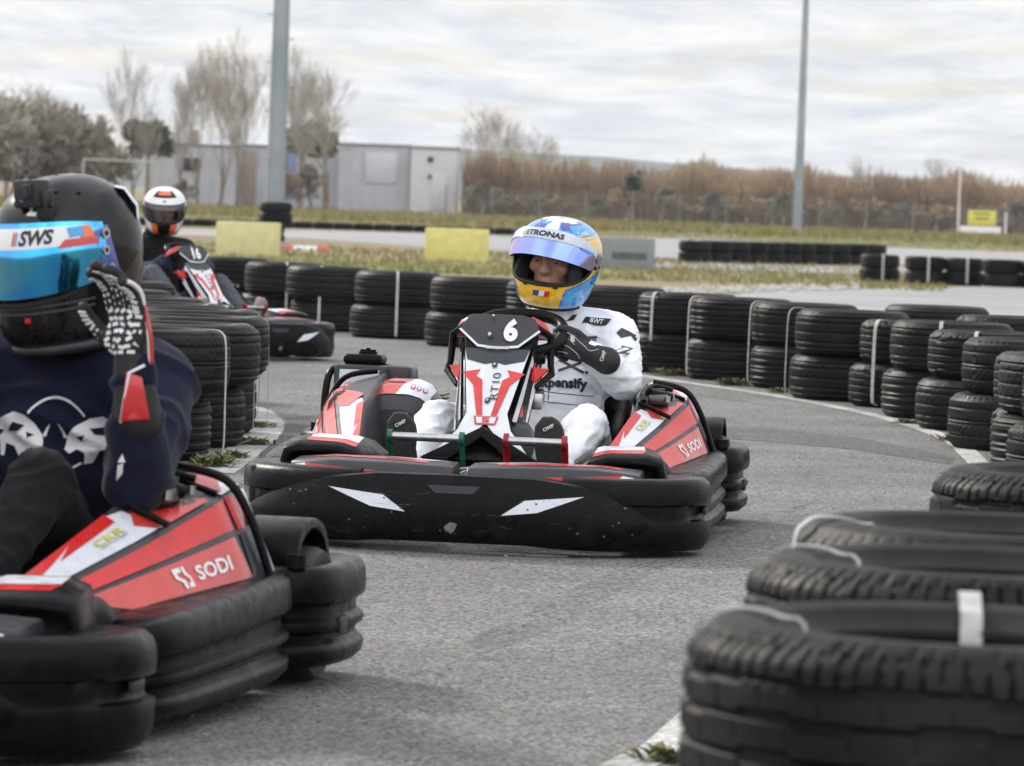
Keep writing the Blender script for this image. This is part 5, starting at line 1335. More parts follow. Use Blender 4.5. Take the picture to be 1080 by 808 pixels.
def person(loc, rz, J, label, skin, top_m, leg_m, glove_m, shoe_m, helmet, fat=1.0, extra=None, one_piece=False):
    """J: joints in the kart's frame"""
    P_ = empty('person', loc, rz); tag(P_, label, 'person')
    sk = lambda n: Vector(J[n])
    HM = Matrix.Translation(J['head']) @ (Matrix.Rotation(J['hrot'][2], 4, 'Z') @ Matrix.Rotation(J['hrot'][0], 4, 'X') @ Matrix.Rotation(J['hrot'][1], 4, 'Y'))
    neck = sk('neck'); pel = sk('pelvis'); ch = sk('chest')
    # skin body, continuous
    pr = face_head(None, HM)
    hb = HM @ Vector((0, -.02, -.07))
    pr += [capsule(neck, .052, hb, .05), capsule(pel, .115, pel.lerp(ch, .5), .10), capsule(pel.lerp(ch, .5), .10, ch, .12), capsule(ch, .11, neck, .055)]
    for s_ in ('l', 'r'):
        pr.append(capsule(ch.lerp(neck, .6), .07, sk('sh' + s_), .05))
        pr.append(limb([sk('sh' + s_), sk('el' + s_), sk('wr' + s_)], [.046, .036, .024]))
        hd = (sk('ha' + s_) - sk('wr' + s_)).normalized(); pr.append(capsule(sk('wr' + s_), .018, sk('wr' + s_) + hd * .02, .014))
        hip = pel + Vector((.085 * (-1 if s_ == 'l' else 1), .02, -.02))
        pr.append(limb([hip, sk('kn' + s_), sk('an' + s_)], [.072, .05, .034])); pr.append(capsule(sk('an' + s_), .03, sk('to' + s_), .024))
    body = one('body', remesh(join(*pr), .008, 4), skin, P_, 180)
    # eyes and brows
    for s_ in (-1, 1):
        e_ = Part(); e_.add(xf(ellipsoid((s_ * .031, .079, .012), (.0135, .0135, .0125)), HM), EYEW); e_.add(xf(ellipsoid((s_ * .031, .0905, .011), (.0055, .003, .0055)), HM), IRIS); e_.build('eye', P_)
        one('eyelid', join(xf(tube(smooth_path([(s_ * .048, .082, .010), (s_ * .032, .0945, .0175), (s_ * .016, .086, .010)], 4), .0032, 6), HM), xf(tube(smooth_path([(s_ * .048, .081, .009), (s_ * .032, .0925, .003), (s_ * .016, .086, .009)], 4), .0026, 6), HM)), skin, P_)
        one('eyebrow', xf(tube(smooth_path([(s_ * .056, .078, .038), (s_ * .036, .101, .046), (s_ * .014, .104, .040)], 4), [.0035] * 9, 6), HM), HAIR, P_)
    # upper clothes
    k = fat
    up = [limb([pel + Vector((0, 0, .03)), pel.lerp(ch, .55), ch], [.155 * k, .155 * k, .16 * k]), ellipsoid(ch + Vector((0, .0, -.01)), (.205 * k, .135 * k, .17 * k), J.get('trot', (0, 0, 0))), ellipsoid(pel.lerp(ch, .45), (.17 * k, .14 * k, .16 * k), J.get('trot', (0, 0, 0))), capsule(ch.lerp(neck, .35), .13 * k, neck, .072), capsule(neck, .070, neck + Vector((0, .01, .035)), .064)]
    for s_ in ('l', 'r'):
        up.append(capsule(ch.lerp(neck, .55), .10 * k, sk('sh' + s_), .078 * k))
        e1 = sk('sh' + s_); e2 = sk('el' + s_); e3 = sk('wr' + s_)
        up.append(limb([e1, e1.lerp(e2, .5), e2, e2.lerp(e3, .45), e3], [.080 * k, .074 * k, .062 * k, .056 * k, .040 * k]))
    lo = []
    for s_ in ('l', 'r'):
        hip = pel + Vector((.09 * (-1 if s_ == 'l' else 1), .02, 0))
        kn = sk('kn' + s_); an = sk('an' + s_)
        lo.append(limb([hip, hip.lerp(kn, .5), kn, kn.lerp(an, .35), an], [.105, .088, .066, .060, .048]))
    lo.append(ellipsoid(pel, (.175, .15, .12)))
    if one_piece:
        vf = fold(fold(remesh(join(*(up + lo)), .0075, 8), .0080, 1, (9, 9, 20), .15), .0030, 4, (20, 20, 44), .25); sp = Part(); sp.add(vf, top_m); suit = (sp, sp)
        nm = ('racing_suit', None)
    else:
        s1 = Part(); s1.add(fold(remesh(join(*up), .0085, 9), J.get('foldamp', .007), 2, J.get('foldsc', (14, 14, 30)), .15), top_m); s2 = Part(); s2.add(fold(remesh(join(*lo), .0085, 9), .007, 3), leg_m); suit = (s1, s2); nm = ('sweatshirt', 'trousers')
    if extra: extra(P_, suit, J)
    suit[0].build(nm[0], P_, 180)
    if nm[1]: suit[1].build(nm[1], P_, 180)
    # shoes
    for s_ in ('l', 'r'):
        an = sk('an' + s_); to = sk('to' + s_); d = (to - an); ln = d.length; d.normalize()
        # foot frame: y heel->toe, z away from the sole
        yv = d; xv = Vector((1, 0, 0)); xv = (xv - yv * xv.dot(yv)).normalized(); zv = xv.cross(yv)
        if zv.y > 0: zv = -zv; xv = -xv
        M = Matrix((xv, yv, zv)).transposed().to_4x4(); M.translation = an
        sh = remesh(join(ellipsoid((0, -.02, .0), (.036, .045, .040)), ellipsoid((0, .07, -.012), (.040, .09, .030)), ellipsoid((0, .155, -.018), (.045, .06, .024)), capsule((0, 0, 0), .042, (0, -.01, .06), .046)), .006, 5)
        f = Part(); f.add(xf(sh, M), shoe_m)
        out = [(-.028, -.055), (0, -.064), (.028, -.055), (.034, 0), (.033, .06), (.045, .14), (.040, .19), (.018, .218), (-.012, .218), (-.038, .19), (-.045, .14), (-.032, .06), (-.034, 0)]
        sl = loft([[(a, b, -.044) for a, b in out], [(a * 1.02, b, -.030) for a, b in out]])
        f.add(xf(bevelled(sl, .004), M), SOLE if shoe_m != SHOEB else SHOEB)
        if J.get('omp'):
            pl = planar(M @ Vector((0, .12, -.0455)), -xv, yv, 0)
            pl = (lambda o_, u_, v_: (lambda a, b: o_ + u_ * a + v_ * b))(M @ Vector((0, .188, -.0462)), (Vector((-1, 0, 0)) - yv * Vector((-1, 0, 0)).dot(yv)).normalized(), yv)
            f.add(mapped(move2(poly2([(-.022, -.011), (.022, -.011), (.022, .011), (-.022, .011)], .05), 0, 0, R(28)), pl), GREYP)
            pl2 = (lambda a, b: pl(a, b) + (-zv) * .0006)
            f.add(mapped(move2(text2('OMP', .011, bold=.03, size=.02, squash=1.2), 0, 0, R(28)), pl2), BONE)
            for q in range(9):
                yy = .02 + q * .010 - .03; f.add(xf(box((0, yy, -.0455), (.055, .003, .003)), M), SHOE)
        f.build('shoe', P_)
    helmet(P_, J['head'], J['hrot'])
    return P_
def hand(parent, M, curl, thumb, m, scale=1.0, spread=0.06, cuff=None, extra=None, flip=1, name='glove', cuffm=None, fr=.0105):
    """y wrist->fingers, z back of the hand, thumb on +x*flip; curl per finger: (base, mid, tip) degrees; fingers close towards -z"""
    pr = [ellipsoid((0, .045, 0), (.042, .052, .017), n=20), ellipsoid((.022 * flip, .028, -.008), (.020, .034, .017)), ellipsoid((-.020 * flip, .03, -.006), (.018, .036, .015)), capsule((0, -.01, 0), .030, (0, .02, 0), .032)]
    segs = [(.033, .074, .030, .026), (.0115, .082, .034, .030), (-.0105, .078, .031, .027), (-.031, .068, .025, .021)]
    nl = (.044, .048, .045, .036); tips = []
    for i, (bx, by, l2, l3) in enumerate(segs):
        c = curl[i]; p = Vector((bx * flip, by, .002)); ang = 0; pts = [p]; r0 = fr - (.0012 if i == 3 else 0); side = (bx * flip) * spread / .03 * .35
        for l, dg in zip((nl[i], l2, l3), c):
            ang += R(dg); p = p + Vector((side * l / .04 * .4 if False else side * l, math.cos(ang) * l, -math.sin(ang) * l)); pts.append(p)
        pr.append(limb([Vector((bx * flip * .8, .045, 0))] + pts, [r0 * 1.1, r0 * 1.12, r0 * 1.03, r0 * .96, r0 * .84])); tips.append(pts)
    tp = [Vector((.026 * flip, .012, -.006))]; d = Vector((.75 * flip, .55, -.15)).normalized()
    (ax, ay, az) = thumb; d = Vector((ax * flip, ay, az)).normalized(); p = tp[0] + d * .040; tp.append(p)
    d2 = (d + Vector((-.55 * flip, .45, -.35)) * .6).normalized(); p = p + d2 * .032; tp.append(p); d3 = (d2 + Vector((-.55 * flip, .35, -.25)) * .5).normalized(); tp.append(p + d3 * .026)
    pr.append(limb(tp, [.019, .0145, .0125, .0105]))
    vf = remesh(join(*pr), .0032, 3, .5)
    p = Part(); p.add(vf, m)
    if cuff: p.add(remesh(limb([Vector((0, .005, 0)), Vector((0, -.03, 0)), Vector((0, -cuff, 0))], [.031, .036, .043]), .004, 2), cuffm or m)
    if extra: extra(p, tips, tp)
    Ms = M @ Matrix.Scale(scale, 4)
    p.V = [Ms @ v for v in p.V]
    return p.build(name, parent, 180)
def frame_of(o, y, z):
    y = Vector(y).normalized(); z = Vector(z); z = (z - y * z.dot(y)).normalized(); x = y.cross(z)
    M = Matrix((x, y, z)).transposed().to_4x4(); M.translation = Vector(o); return M

# ================================================= the middle driver
def paint_mid(az, z):
    d = math.degrees(az); ad = abs(d)
    c1 = ad - (37 + (z + .13) * 70); c2 = (-.064 + (ad - 40) * .00085) - z
    if z < -.012 and c1 > 0 and c2 > 0:
        return HBLUE if (c1 < 2.2 or c2 < .0035 or ad > 125) else HCYAN
    if z < .035 and ad <= 118: return HYEL
    if z > .035 and ad < 118:
        if ad > 66 and z < .088: return HYEL
        if ad > 42 and z < .128: return HYEL if abs(z - .092) < .0025 else HBLUE if abs(z - .126) < .002 else HCYAN
        if z > .131: return HWHITE
        st = math.sin(az * 2.6 + z * 30 + 1.1) + .3 * math.sin(az * 9 - z * 70)
        return HWHITE if st > .85 else HSILVER if st > .45 else HBLUE if st > -.45 else HCYAN if st > -.7 else HWHITE
    if z > .075: return HCYAN if ad < 140 else HBLUE
    if abs(z - .05 + (ad - 112) * .001) < .006: return HRED
    return HYEL if z > -.02 else HCYAN
def helmet_mid(P_, loc, rot):
    def extra(p, H):
        f = onshell(.0015)
        # tricolour on the chin
        for k, mm in enumerate((HBLUE, HWHITE, HRED)):
            a0 = R(-4) + k * .135; p.add(mapped(poly2([(a0, -.087), (a0 + .135, -.086), (a0 + .145, -.069), (a0 + .01, -.070)], .02), onshell(.0025)), mm)
        for a0 in (R(-22), R(22)): p.add(mapped(poly2([(a0, -.052), (a0 + .13, -.054), (a0 + .14, -.061), (a0 + .01, -.060)], .02), onshell(.002)), PAD)
        letters_on(p, 'Cometa', R(66), .106, .014, HWHITE, onshell(.002), rot=R(6), bold=.02, rad=.125)
        for k, (a0, z_) in enumerate(((R(88), -.048), (R(128), .02))): p.add(mapped(poly2([(a0 + .03 * math.cos(q), z_ + .004 * math.sin(q)) for q in [j * .63 for j in range(10)]], .05), onshell(.002)), PAD)
    def visor(H):
        z0 = lambda az: -.030 + .012 * (abs(az) / R(84)) ** 2 * 1 + (0.018 if abs(az) > R(76) else 0); z1 = lambda az: .058 - .022 * (abs(az) / R(84)) ** 3
        def marks(p, fn, off):
            def f2(a, b): 
                q = fn(a, b); c = Vector((0, .012, .012)); n = (q - c).normalized(); return q + n * .0038
            def f3(a, b):
                q = fn(a, b); c = Vector((0, .012, .012)); n = (q - c).normalized(); return q + n * .0048
            n = 22; A0, A1 = R(-82), R(74)
            top = [(A0 + (A1 - A0) * k / n, .99) for k in range(n + 1)]; bot = [(A0 + (A1 - A0) * k / n, .60 + .06 * abs(k / n - .5) * 2) for k in range(n + 1)]
            p.add(mapped(poly2(bot + top[::-1], .06), f2), HSILVER)
            g_ = text2('PETRONAS', 1.0, bold=.05, size=.25, squash=1.0); wid = max(v[0] for v in g_[0]) - min(v[0] for v in g_[0])
            p.add(mapped(g_, lambda a, b: f3(R(-4) + a * .92 / wid, .79 + b * .20)), INK)
            p.add(mapped(poly2([(R(44), .66), (R(70), .74), (R(62), .60), (R(48), .60)], .05), f3), HCYAN)
        o, fn = visor_sheet(z0, z1, R(86), .007, FILML, H, tilt=R(25), scale=1.04, marks=marks)
        for s_ in (-1, 1):
            pv = Vector((s_ * .134, .012, .012))
            q = Part()
            q.add(bevelled(loft([[(s_ * .131, -.012, -.006), (s_ * .131, .050, .004), (s_ * .131, .050, .036), (s_ * .131, -.006, .034)], [(s_ * .139, -.012, -.006), (s_ * .137, .048, .004), (s_ * .137, .048, .036), (s_ * .139, -.006, .034)]]), .003), FILML)
            for (yy, zz, rr) in ((.012, .014, .010), (.034, .026, .006), (-.002, .028, .005), (.03, .002, .005)): q.add(cyl((s_ * .134, yy, zz), (s_ * .143, yy, zz), rr, 16), PAD); q.add(cyl((s_ * .143, yy, zz), (s_ * .1445, yy, zz), rr * .5, 12), METAL)
            q.build('visor_pivot', H)
    make_helmet(P_, loc, rot, paint_mid, visor, extra)
def extra_mid(P_, suit, J):
    p = suit[0]; b = p.bvh()
    u = Vector((-1, 0, 0)); v = Vector((0, -.15, 1))
    pj = lambda o, off=.003, uu=u, vv=v: projector(b, o, uu, vv, off, 1.2)
    # a = towards the wearer's left
    p.add(mapped(move2(text2('Expensify', .042, bold=.045, size=.02), 0, 0, R(2)), pj((-.150, -.07, .452))), INK)
    def stroke(pts, w, o, m_=INK, off=.003, uu=u, vv=v):
        S_ = smooth_path([(a, c, 0) for a, c in pts], 5); up = []; dn = []
        for i, q in enumerate(S_):
            t = (S_[min(len(S_) - 1, i + 1)] - S_[max(0, i - 1)]).normalized(); n = Vector((-t.y, t.x, 0)); up.append((q.x + n.x * w, q.y + n.y * w)); dn.append((q.x - n.x * w, q.y - n.y * w))
        p.add(mapped(poly2(up + dn[::-1], .015), pj(o, off, uu, vv)), m_)
    ring = [(.018 * math.cos(q), .014 * math.sin(q)) for q in [k * .45 for k in range(13)]]
    for cx, cz in ((-.085, .53), (-.060, .505)): stroke([(a + -(cx), c) for a, c in ring], .0035, (0, -.07, cz))
    stroke([(-.03, -.018), (.045, .018)], .004, (-.17, -.07, .512)); stroke([(-.03, .018), (.045, -.018)], .004, (-.17, -.07, .512)); stroke([(.05, -.018), (.085, .016)], .004, (-.17, -.07, .512))
    # chest badge, shoulder badge, sleeve marks
    for q in range(6): stroke([(-.012 + q * .005, -.008), (-.008 + q * .005, .009), (-.004 + q * .005, -.004)], .0012, (-.235, .0, .61))
    shl = Vector(J['shl'])
    uu = Vector((-1, -.25, 0)); vv = Vector((.25, -.6, .75))
    o = shl + Vector((.02, .30, .25))
    p.add(mapped(move2(poly2([(-.04, -.012), (.035, -.012), (.045, .012), (-.035, .014)], .012), .015, .0), projector(b, shl + Vector((.03, .25, .20)), Vector((-1, 0, -.25)), Vector((0, -.62, .78)), .003, 1.0)), INK)
    p.add(mapped(move2(text2('BWT', .014, bold=.02, size=.02), .018, .001), projector(b, shl + Vector((.03, .25, .20)), Vector((-1, 0, -.25)), Vector((0, -.62, .78)), .0045, 1.0)), BONE)
    p.add(mapped(poly2([(-.075, -.015), (-.052, -.004), (-.048, .016), (-.062, .010)], .012), projector(b, shl + Vector((.03, .25, .20)), Vector((-1, 0, -.25)), Vector((0, -.62, .78)), .003, 1.0)), INK)
    sl = Vector(J['shl']).lerp(Vector(J['ell']), .55)
    so = sl + Vector((.045, .5, .0)); su = Vector((-1, .15, 0)); sv = Vector((0, 0, 1))
    ps = projector(b, so, su, sv, .003, 1.2)
    p.add(mapped(move2(text2('OXO', .026, bold=.0, size=.02, italic=.2), -.035, .0, R(-8)), ps), INK)
    p.add(mapped(move2(text2('TZ', .018, bold=.0, size=.02), .0, .035, R(-15)), ps), INK)
    p.add(mapped(poly2([(-.04, .085), (-.02, .070), (.0, .077), (.012, .060), (.018, .075), (-.01, .092), (-.03, .10)], .01), ps), INK)
    p.add(mapped(poly2([(-.028, .015), (-.008, .010), (-.002, .020), (-.02, .024)], .01), ps), INK)
    # collar, zip and belt seams
    nk = Vector(J['neck'])
    p.add(tube([nk + Vector((.068 * math.cos(a), .075 * math.sin(a) - .004, .042 + .012 * math.sin(a) * 0)) for a in [2 * math.pi * k / 30 for k in range(30)]], .009, 8, loop=True), SUITW)
    p.add(tube([nk + Vector((.058 * math.cos(a), .060 * math.sin(a), .052)) for a in [2 * math.pi * k / 30 for k in range(30)]], .014, 8, loop=True), HBLUE)
    seam = lambda pts: p.add(tube([q for q in [projector(b, (0, -.07, 0), (-1, 0, 0), (0, 0, 1), .0005, 1.2)(a, c) for a, c in pts] if q is not None], .0014, 5), GREYP)
    seam([(.115, .60 - k * .012) for k in range(20)]); seam([(.02 + k * .012, .415 - .001 * k) for k in range(20)]); seam([(.02 + k * .012, .385 - .001 * k) for k in range(20)])
Jm = dict(head=(-.118, -.265, .810), hrot=(R(-7), R(-7), R(-15)), neck=(-.120, -.34, .655), chest=(-.125, -.37, .49), pelvis=(-.12, -.26, .20), shl=(-.300, -.31, .588), shr=(.03, -.34, .585),
          ell=(-.350, -.13, .450), wrl=(-.255, .020, .542), hal=(-.200, .055, .545), elr=(.125, -.20, .42), wrr=(.075, -.02, .50), har=(.12, .05, .55),
          knl=(-.265, .13, .325), anl=(-.205, .50, .165), tol=(-.200, .545, .345), knr=(.185, .16, .32), anr=(.225, .50, .16), tor=(.235, .545, .34), omp=True)
GLINE = mat('glove_piping', (0.5, 0.5, 0.52), 0.5)
def glove_lines(p, tips, tp):
    b = p.bvh(); f = projector(b, (0, 0, .15), (1, 0, 0), (0, 1, 0), .0012, .4)
    for pts in ([(.03, .09), (.026, .06), (.01, .03), (.0, .005), (.015, -.02)], [(-.012, .10), (-.01, .07), (-.018, .04), (-.03, .02)], [(.012, .10), (.012, .075), (.002, .05)], [(-.03, .085), (-.03, .06)]):
        S_ = smooth_path([(a, c, 0) for a, c in pts], 5); q = [f(v.x, v.y) for v in S_]; q = [v for v in q if v is not None]
        if len(q) > 2: p.add(tube(q, .0012, 5), GLINE)
    p.add(mapped(move2(text2('OMP', .012, bold=.03, size=.01), .0, -.038), f), GLINE)
    p.add(mapped(move2(poly2([(-.010, -.006), (.010, -.006), (.010, .006), (-.010, .006)], .01), .018, .062, R(20)), f), GLINE)
pm = person(kart_mid.location, kart_mid.rotation_euler.z, Jm, 'driver in white racing suit and blue and yellow helmet, gripping the wheel', SKIN, SUITW, SUITW, GLOVEB, SHOE, helmet_mid, one_piece=True, extra=extra_mid, fat=.94)
# wearer's left hand closed round the rim of the wheel, thumb up
hand(pm, frame_of((-.252, .030, .540), (.80, .28, .32), (-.10, .85, .25)), [(48, 70, 45), (54, 74, 45), (58, 76, 45), (62, 78, 45)], (.35, .85, .15), GLOVEB, 1.02, cuff=.062, extra=glove_lines, flip=1, name='glove')
hand(pm, frame_of((.085, -.03, .50), (.05, .75, .45), (.1, .85, .3)), [(55, 75, 45)] * 4, (.35, .85, .15), GLOVEB, 1.0, cuff=.07, flip=-1, name='glove')

# ================================================= the near driver
HS = (1.02, 1.04, 1.24)
def paint_near(az, z):
    d = abs(math.degrees(az))
    if z < -.118: return GREYP
    if z < -.03 and d < 70: return HCARB
    if abs(z - .094) < .05 and d > 150 and z > .06: return HSILVER
    return HBLACK
def helmet_near(P_, loc, rot):
    def extra(p, H):
        # side flash in rough silver, vents and the maker's Z mark above the screen
        for s_ in (-1, 1):
            pts = [(R(96), -.03), (R(150), -.09), (R(150), -.03), (R(120), .005)]
            p.add(mapped(poly2([(s_ * a, b) for a, b in pts], .03), onshell(.001)), HCARB)
        zf = onshell(.0018)
        for pts in ([(-.09, .086), (.10, .084), (.10, .090), (.0, .091), (.04, .099), (-.055, .099), (-.055, .095), (-.01, .095), (-.06, .090)],): p.add(mapped(poly2([(a + R(20), b) for a, b in pts], .02), zf), BONE)
        for (a, b, r_) in ((R(44), .118, .006), (R(20), .127, .006), (R(75), .112, .005)): 
            q = S(a, b, .001); p.add(ellipsoid(q, (r_, r_, .002)), PAD)
        rnd = random.Random(2)
        for _ in range(16):
            q = S(R(rnd.uniform(-30, 30)), rnd.uniform(.122, .134), .001); p.add(ellipsoid(q, (.0016, .0016, .001), n=6, m=4), BONE)
        # rear spoiler edge
        p.add(bevelled(loft([[S(R(a), zz, o_) for a in range(128, 233, 8)] for zz, o_ in ((.052, .001), (.070, .010), (.098, .010), (.108, .001))], closed=False, cap=False), .0001), HSILVER)
        # chin groove lines and rough trim
        for zz in (-.052, -.062): p.add(tube([S(R(a), zz - .004 * math.cos(R(a)), .001) for a in range(-80, 81, 6)], .0022, 6), GREYP)
        p.add(tube([S(R(a), -.127, .003) for a in range(-100, 101, 6)], .008, 8), GREYP)
        p.add(mapped(poly2([(R(20) + a, -.075 + b) for a, b in [(-.05, -.004), (.05, -.004), (.05, .004), (-.05, .004)]], .02), onshell(.002)), HRED)
    def visor(H):
        z0 = lambda az: -.040 + .020 * (abs(az) / R(86)) ** 2; z1 = lambda az: .072 - .012 * (abs(az) / R(86)) ** 3
        def marks(p, fn, off):
            f2 = lambda a, b: fn(a, b) + (fn(a, b) - Vector((0, 0, 0))).normalized() * .0036
            f3 = lambda a, b: fn(a, b) + (fn(a, b) - Vector((0, 0, 0))).normalized() * .0048
            n = 24; A0, A1 = R(-70), R(64)
            p.add(mapped(poly2([(A0 + (A1 - A0) * k / n, .66) for k in range(n + 1)] + [(A0 + (A1 - A0) * k / n, .93) for k in range(n, -1, -1)], .06), f2), BONE)
            p.add(mapped(poly2([(A1, .66), (A1 + .25, .72), (A1 + .15, .93), (A1, .93)], .05), f2), HORANGE)
            p.add(mapped(poly2([(R(46), .62), (R(80), .62), (R(74), .74), (R(52), .74)], .05), f3), HRED)
            p.add(mapped(poly2([(R(56), .76), (R(68), .78), (R(66), .92), (R(54), .90)], .05), f3), HCYAN)
            g_ = text2('SWS', 1.0, bold=.04, size=.3, italic=.25); wid = max(v[0] for v in g_[0]) - min(v[0] for v in g_[0])
            p.add(mapped(g_, lambda a, b: f3(R(29) + a * .52 / wid, .80 + b * .20)), INK)
            for k, mm in enumerate((HRED, HORANGE, HCYAN)): p.add(mapped(poly2([(R(8.0) + k * .028, .71), (R(8.0) + k * .028 + .02, .71), (R(8.0) + k * .028 + .035, .88), (R(8.0) + k * .028 + .015, .88)], .03), f3), mm)
        visor_sheet(z0, z1, R(84), .006, FILMB, H, tilt=0, scale=1.01, marks=marks)
        for s_ in (-1, 1):
            q = Part(); q.add(bevelled(loft([[(s_ * .129, -.012, -.020), (s_ * .132, .035, -.024), (s_ * .133, .045, .052), (s_ * .132, .006, .060)], [(s_ * .138, -.010, -.018), (s_ * .137, .035, -.022), (s_ * .137, .043, .050), (s_ * .138, .008, .058)]]), .003), HBLUE)
            for (yy, zz, rr) in ((.018, .046, .009), (.022, .020, .008), (.012, -.008, .006)): q.add(cyl((s_ * .134, yy, zz), (s_ * .1425, yy, zz), rr, 16), METAL); q.add(cyl((s_ * .142, yy, zz), (s_ * .1435, yy, zz), rr * .5, 12), PAD)
            q.build('visor_pivot', H)
    H = make_helmet(P_, loc, rot, paint_near, visor, extra, hs=HS)
def extra_near(P_, suit, J):
    p = suit[0]; b = p.bvh()
    ch = Vector(J['chest'])
    pj = projector(b, (ch.x, .55, ch.z + .03), (-1, 0, 0), (0, -.1, 1), .003, 1.3)
    def half(s_, dx):
        bull = [(.012, .012), (.03, .035), (.05, .050), (.075, .055), (.10, .045), (.125, .040), (.135, .022), (.13, .0), (.12, -.012), (.118, .008), (.105, -.002), (.10, -.030), (.092, -.032), (.09, -.006), (.07, -.012), (.055, -.036), (.042, -.040), (.045, -.018), (.03, -.012), (.018, -.022), (.008, -.014)]
        p.add(mapped(poly2([(s_ * a + dx, c) for a, c in bull], .012), pj), BONE)
        horn = [(.012, .012), (.004, .028), (-.004, .036), (.002, .022), (.006, .008)]
        p.add(mapped(poly2([(s_ * a + dx, c) for a, c in horn], .012), pj), BONE)
        p2 = projector(b, (ch.x, .55, ch.z + .03), (-1, 0, 0), (0, -.1, 1), .0045, 1.3)
        for k in ([(.05, .03), (.075, .035), (.085, .018), (.06, .018)], [(.028, .012), (.045, .016), (.04, .004)], [(.095, .02), (.115, .022), (.108, .008)]): p.add(mapped(poly2([(s_ * a + dx, c) for a, c in k], .012), p2), NAVY)
    X0 = .022
    half(-1, X0 - .012); half(1, X0 + .012)
    arc = [(X0 + .072 * math.cos(a), -.008 + .098 * math.sin(a)) for a in [R(40 + 100 * k / 14) for k in range(15)]]; arc2 = [(X0 + .068 * math.cos(a), -.008 + .093 * math.sin(a)) for a in [R(40 + 100 * k / 14) for k in range(15)]]
    p.add(mapped(poly2(arc + arc2[::-1], .012), pj), BONE)
    arc = [(X0 + .072 * math.cos(a), .012 + .072 * math.sin(a)) for a in [R(225 + 90 * k / 14) for k in range(15)]]; arc2 = [(X0 + .068 * math.cos(a), .012 + .068 * math.sin(a)) for a in [R(225 + 90 * k / 14) for k in range(15)]]
    p.add(mapped(poly2(arc + arc2[::-1], .012), pj), BONE)
    # small mark on the sleeve
    el = Vector(J['ell']).lerp(Vector(J['shl']), .25); ps = projector(b, el + Vector((-.0, .5, 0)), (-1, 0, 0), (0, 0, 1), .003, 1.0)
    p.add(mapped(poly2([(-.010, -.035), (.004, -.020), (.008, .0), (-.004, -.005)], .012), ps), BONE); p.add(mapped(poly2([(-.004, .0), (.012, .002), (.006, .018)], .012), ps), BONE)
Jn = dict(head=(-.205, -.22, .843), hrot=(R(-10), R(2), R(-30)), neck=(-.19, -.31, .70), chest=(-.185, -.33, .53), pelvis=(-.10, -.30, .20), shl=(-.395, -.24, .610), shr=(.04, -.27, .60),
          ell=(-.440, .03, .425), wrl=(-.450, .115, .650), hal=(-.425, .12, .74), elr=(.22, -.05, .42), wrr=(.17, .06, .52), har=(.12, .07, .56),
          knl=(-.285, .15, .43), anl=(-.22, .46, .17), tol=(-.215, .56, .34), knr=(.16, .20, .44), anr=(.22, .50, .16), tor=(.225, .58, .33), foldamp=.014, foldsc=(6, 6, 13))
pn = person(kart_near.location, kart_near.rotation_euler.z, Jn, 'nearest driver in navy sweatshirt and black helmet with camera, one hand raised', SKIN, NAVY, BLACKC, GLOVEB, SHOE, helmet_near, fat=1.03, extra=extra_near)
def glove_near(p, tips, tp):
    """white bars along fingers and palm, red and white edge piping"""
    b = p.bvh()
    f = projector(b, (0, 0, -.15), (-1, 0, 0), (0, 1, 0), .0015, .4)     # seen from the palm side
    rnd = random.Random(5)
    for i in range(4):
        pts = tips[i]
        for s0, s1 in zip(pts[:-1], pts[1:]):
            d = (s1 - s0); n = d.cross(Vector((1, 0, 0))).normalized()
            if n.z > 0: n = -n
            for t in (.22, .5, .78):
                c = s0 + d * t; r_ = .0108
                q = box((0, 0, 0), (.0145, .0062, .0022), .0008)
                M = frame_of(c + n * r_ * .97, d, n); M = M @ Matrix.Rotation(R(rnd.uniform(-30, 30)), 4, 'Z'); p.add(xf(q, M), BONE)
    for s0, s1 in zip(tp[:-1], tp[1:]):
        d = (s1 - s0); n = Vector((-.3, 0, -1)); n = (n - d.normalized() * n.dot(d.normalized())).normalized()
        for t in (.25, .6, .9):
            M = frame_of(s0 + d * t + n * .0122, d, n) @ Matrix.Rotation(R(rnd.uniform(-30, 30)), 4, 'Z'); p.add(xf(box((0, 0, 0), (.014, .005, .0022), .0006), M), BONE)
    for yy in range(7):
        for xx in range(5):
            x = -.032 + xx * .015 + rnd.uniform(-.003, .003); y = .005 + yy * .012 + rnd.uniform(-.002, .002)
            g_ = move2(poly2([(-.0058, -.0034), (.0058, -.0030), (.0055, .0034), (-.005, .0030)], .02), -x, y, R(rnd.uniform(-40, 40)))
            p.add(mapped(g_, f), BONE)
    for (xo, mm, r_) in ((-.036, BONE, .0042), (-.040, HRED, .0038)):
        side = [Vector((xo - .003, -.02, .004)), Vector((xo - .006, .03, .004)), Vector((xo - .001, .066, .004))] + [q + Vector((-.0105 + (.003 if mm is HRED else 0), 0, .003)) for q in tips[3][1:]]
        p.add(tube(smooth_path(side, 4), r_, 6), mm)
    p.add(bevelled(loft([[(-.046, -.115, -.020), (-.040, -.04, -.022), (-.018, -.028, -.034), (-.004, -.115, -.047)], [(-.049, -.115, -.022), (-.043, -.04, -.026), (-.018, -.028, -.038), (-.004, -.115, -.051)]]), .001), HRED)
    p.add(tube([(.0, -.118, -.046), (-.012, -.07, -.041), (-.022, -.03, -.034), (-.040, -.02, -.012)], .003, 6), BONE)
hand(pn, frame_of((-.446, .120, .680), (.10, .12, .98), (-.42, -.88, .05)), [(10, 30, 26), (12, 30, 26), (12, 28, 24), (12, 26, 22)], (.80, .85, -.40), GLOVEB, 1.06, cuff=.115, extra=glove_near, flip=1, name='glove', spread=.0, fr=.0118)
hand(pn, frame_of((.165, .06, .53), (-.75, .15, .25), (.1, .85, .3)), [(55, 75, 45)] * 4, (.35, .85, .15), GLOVEB, 1.0, cuff=.07, flip=-1, name='glove')
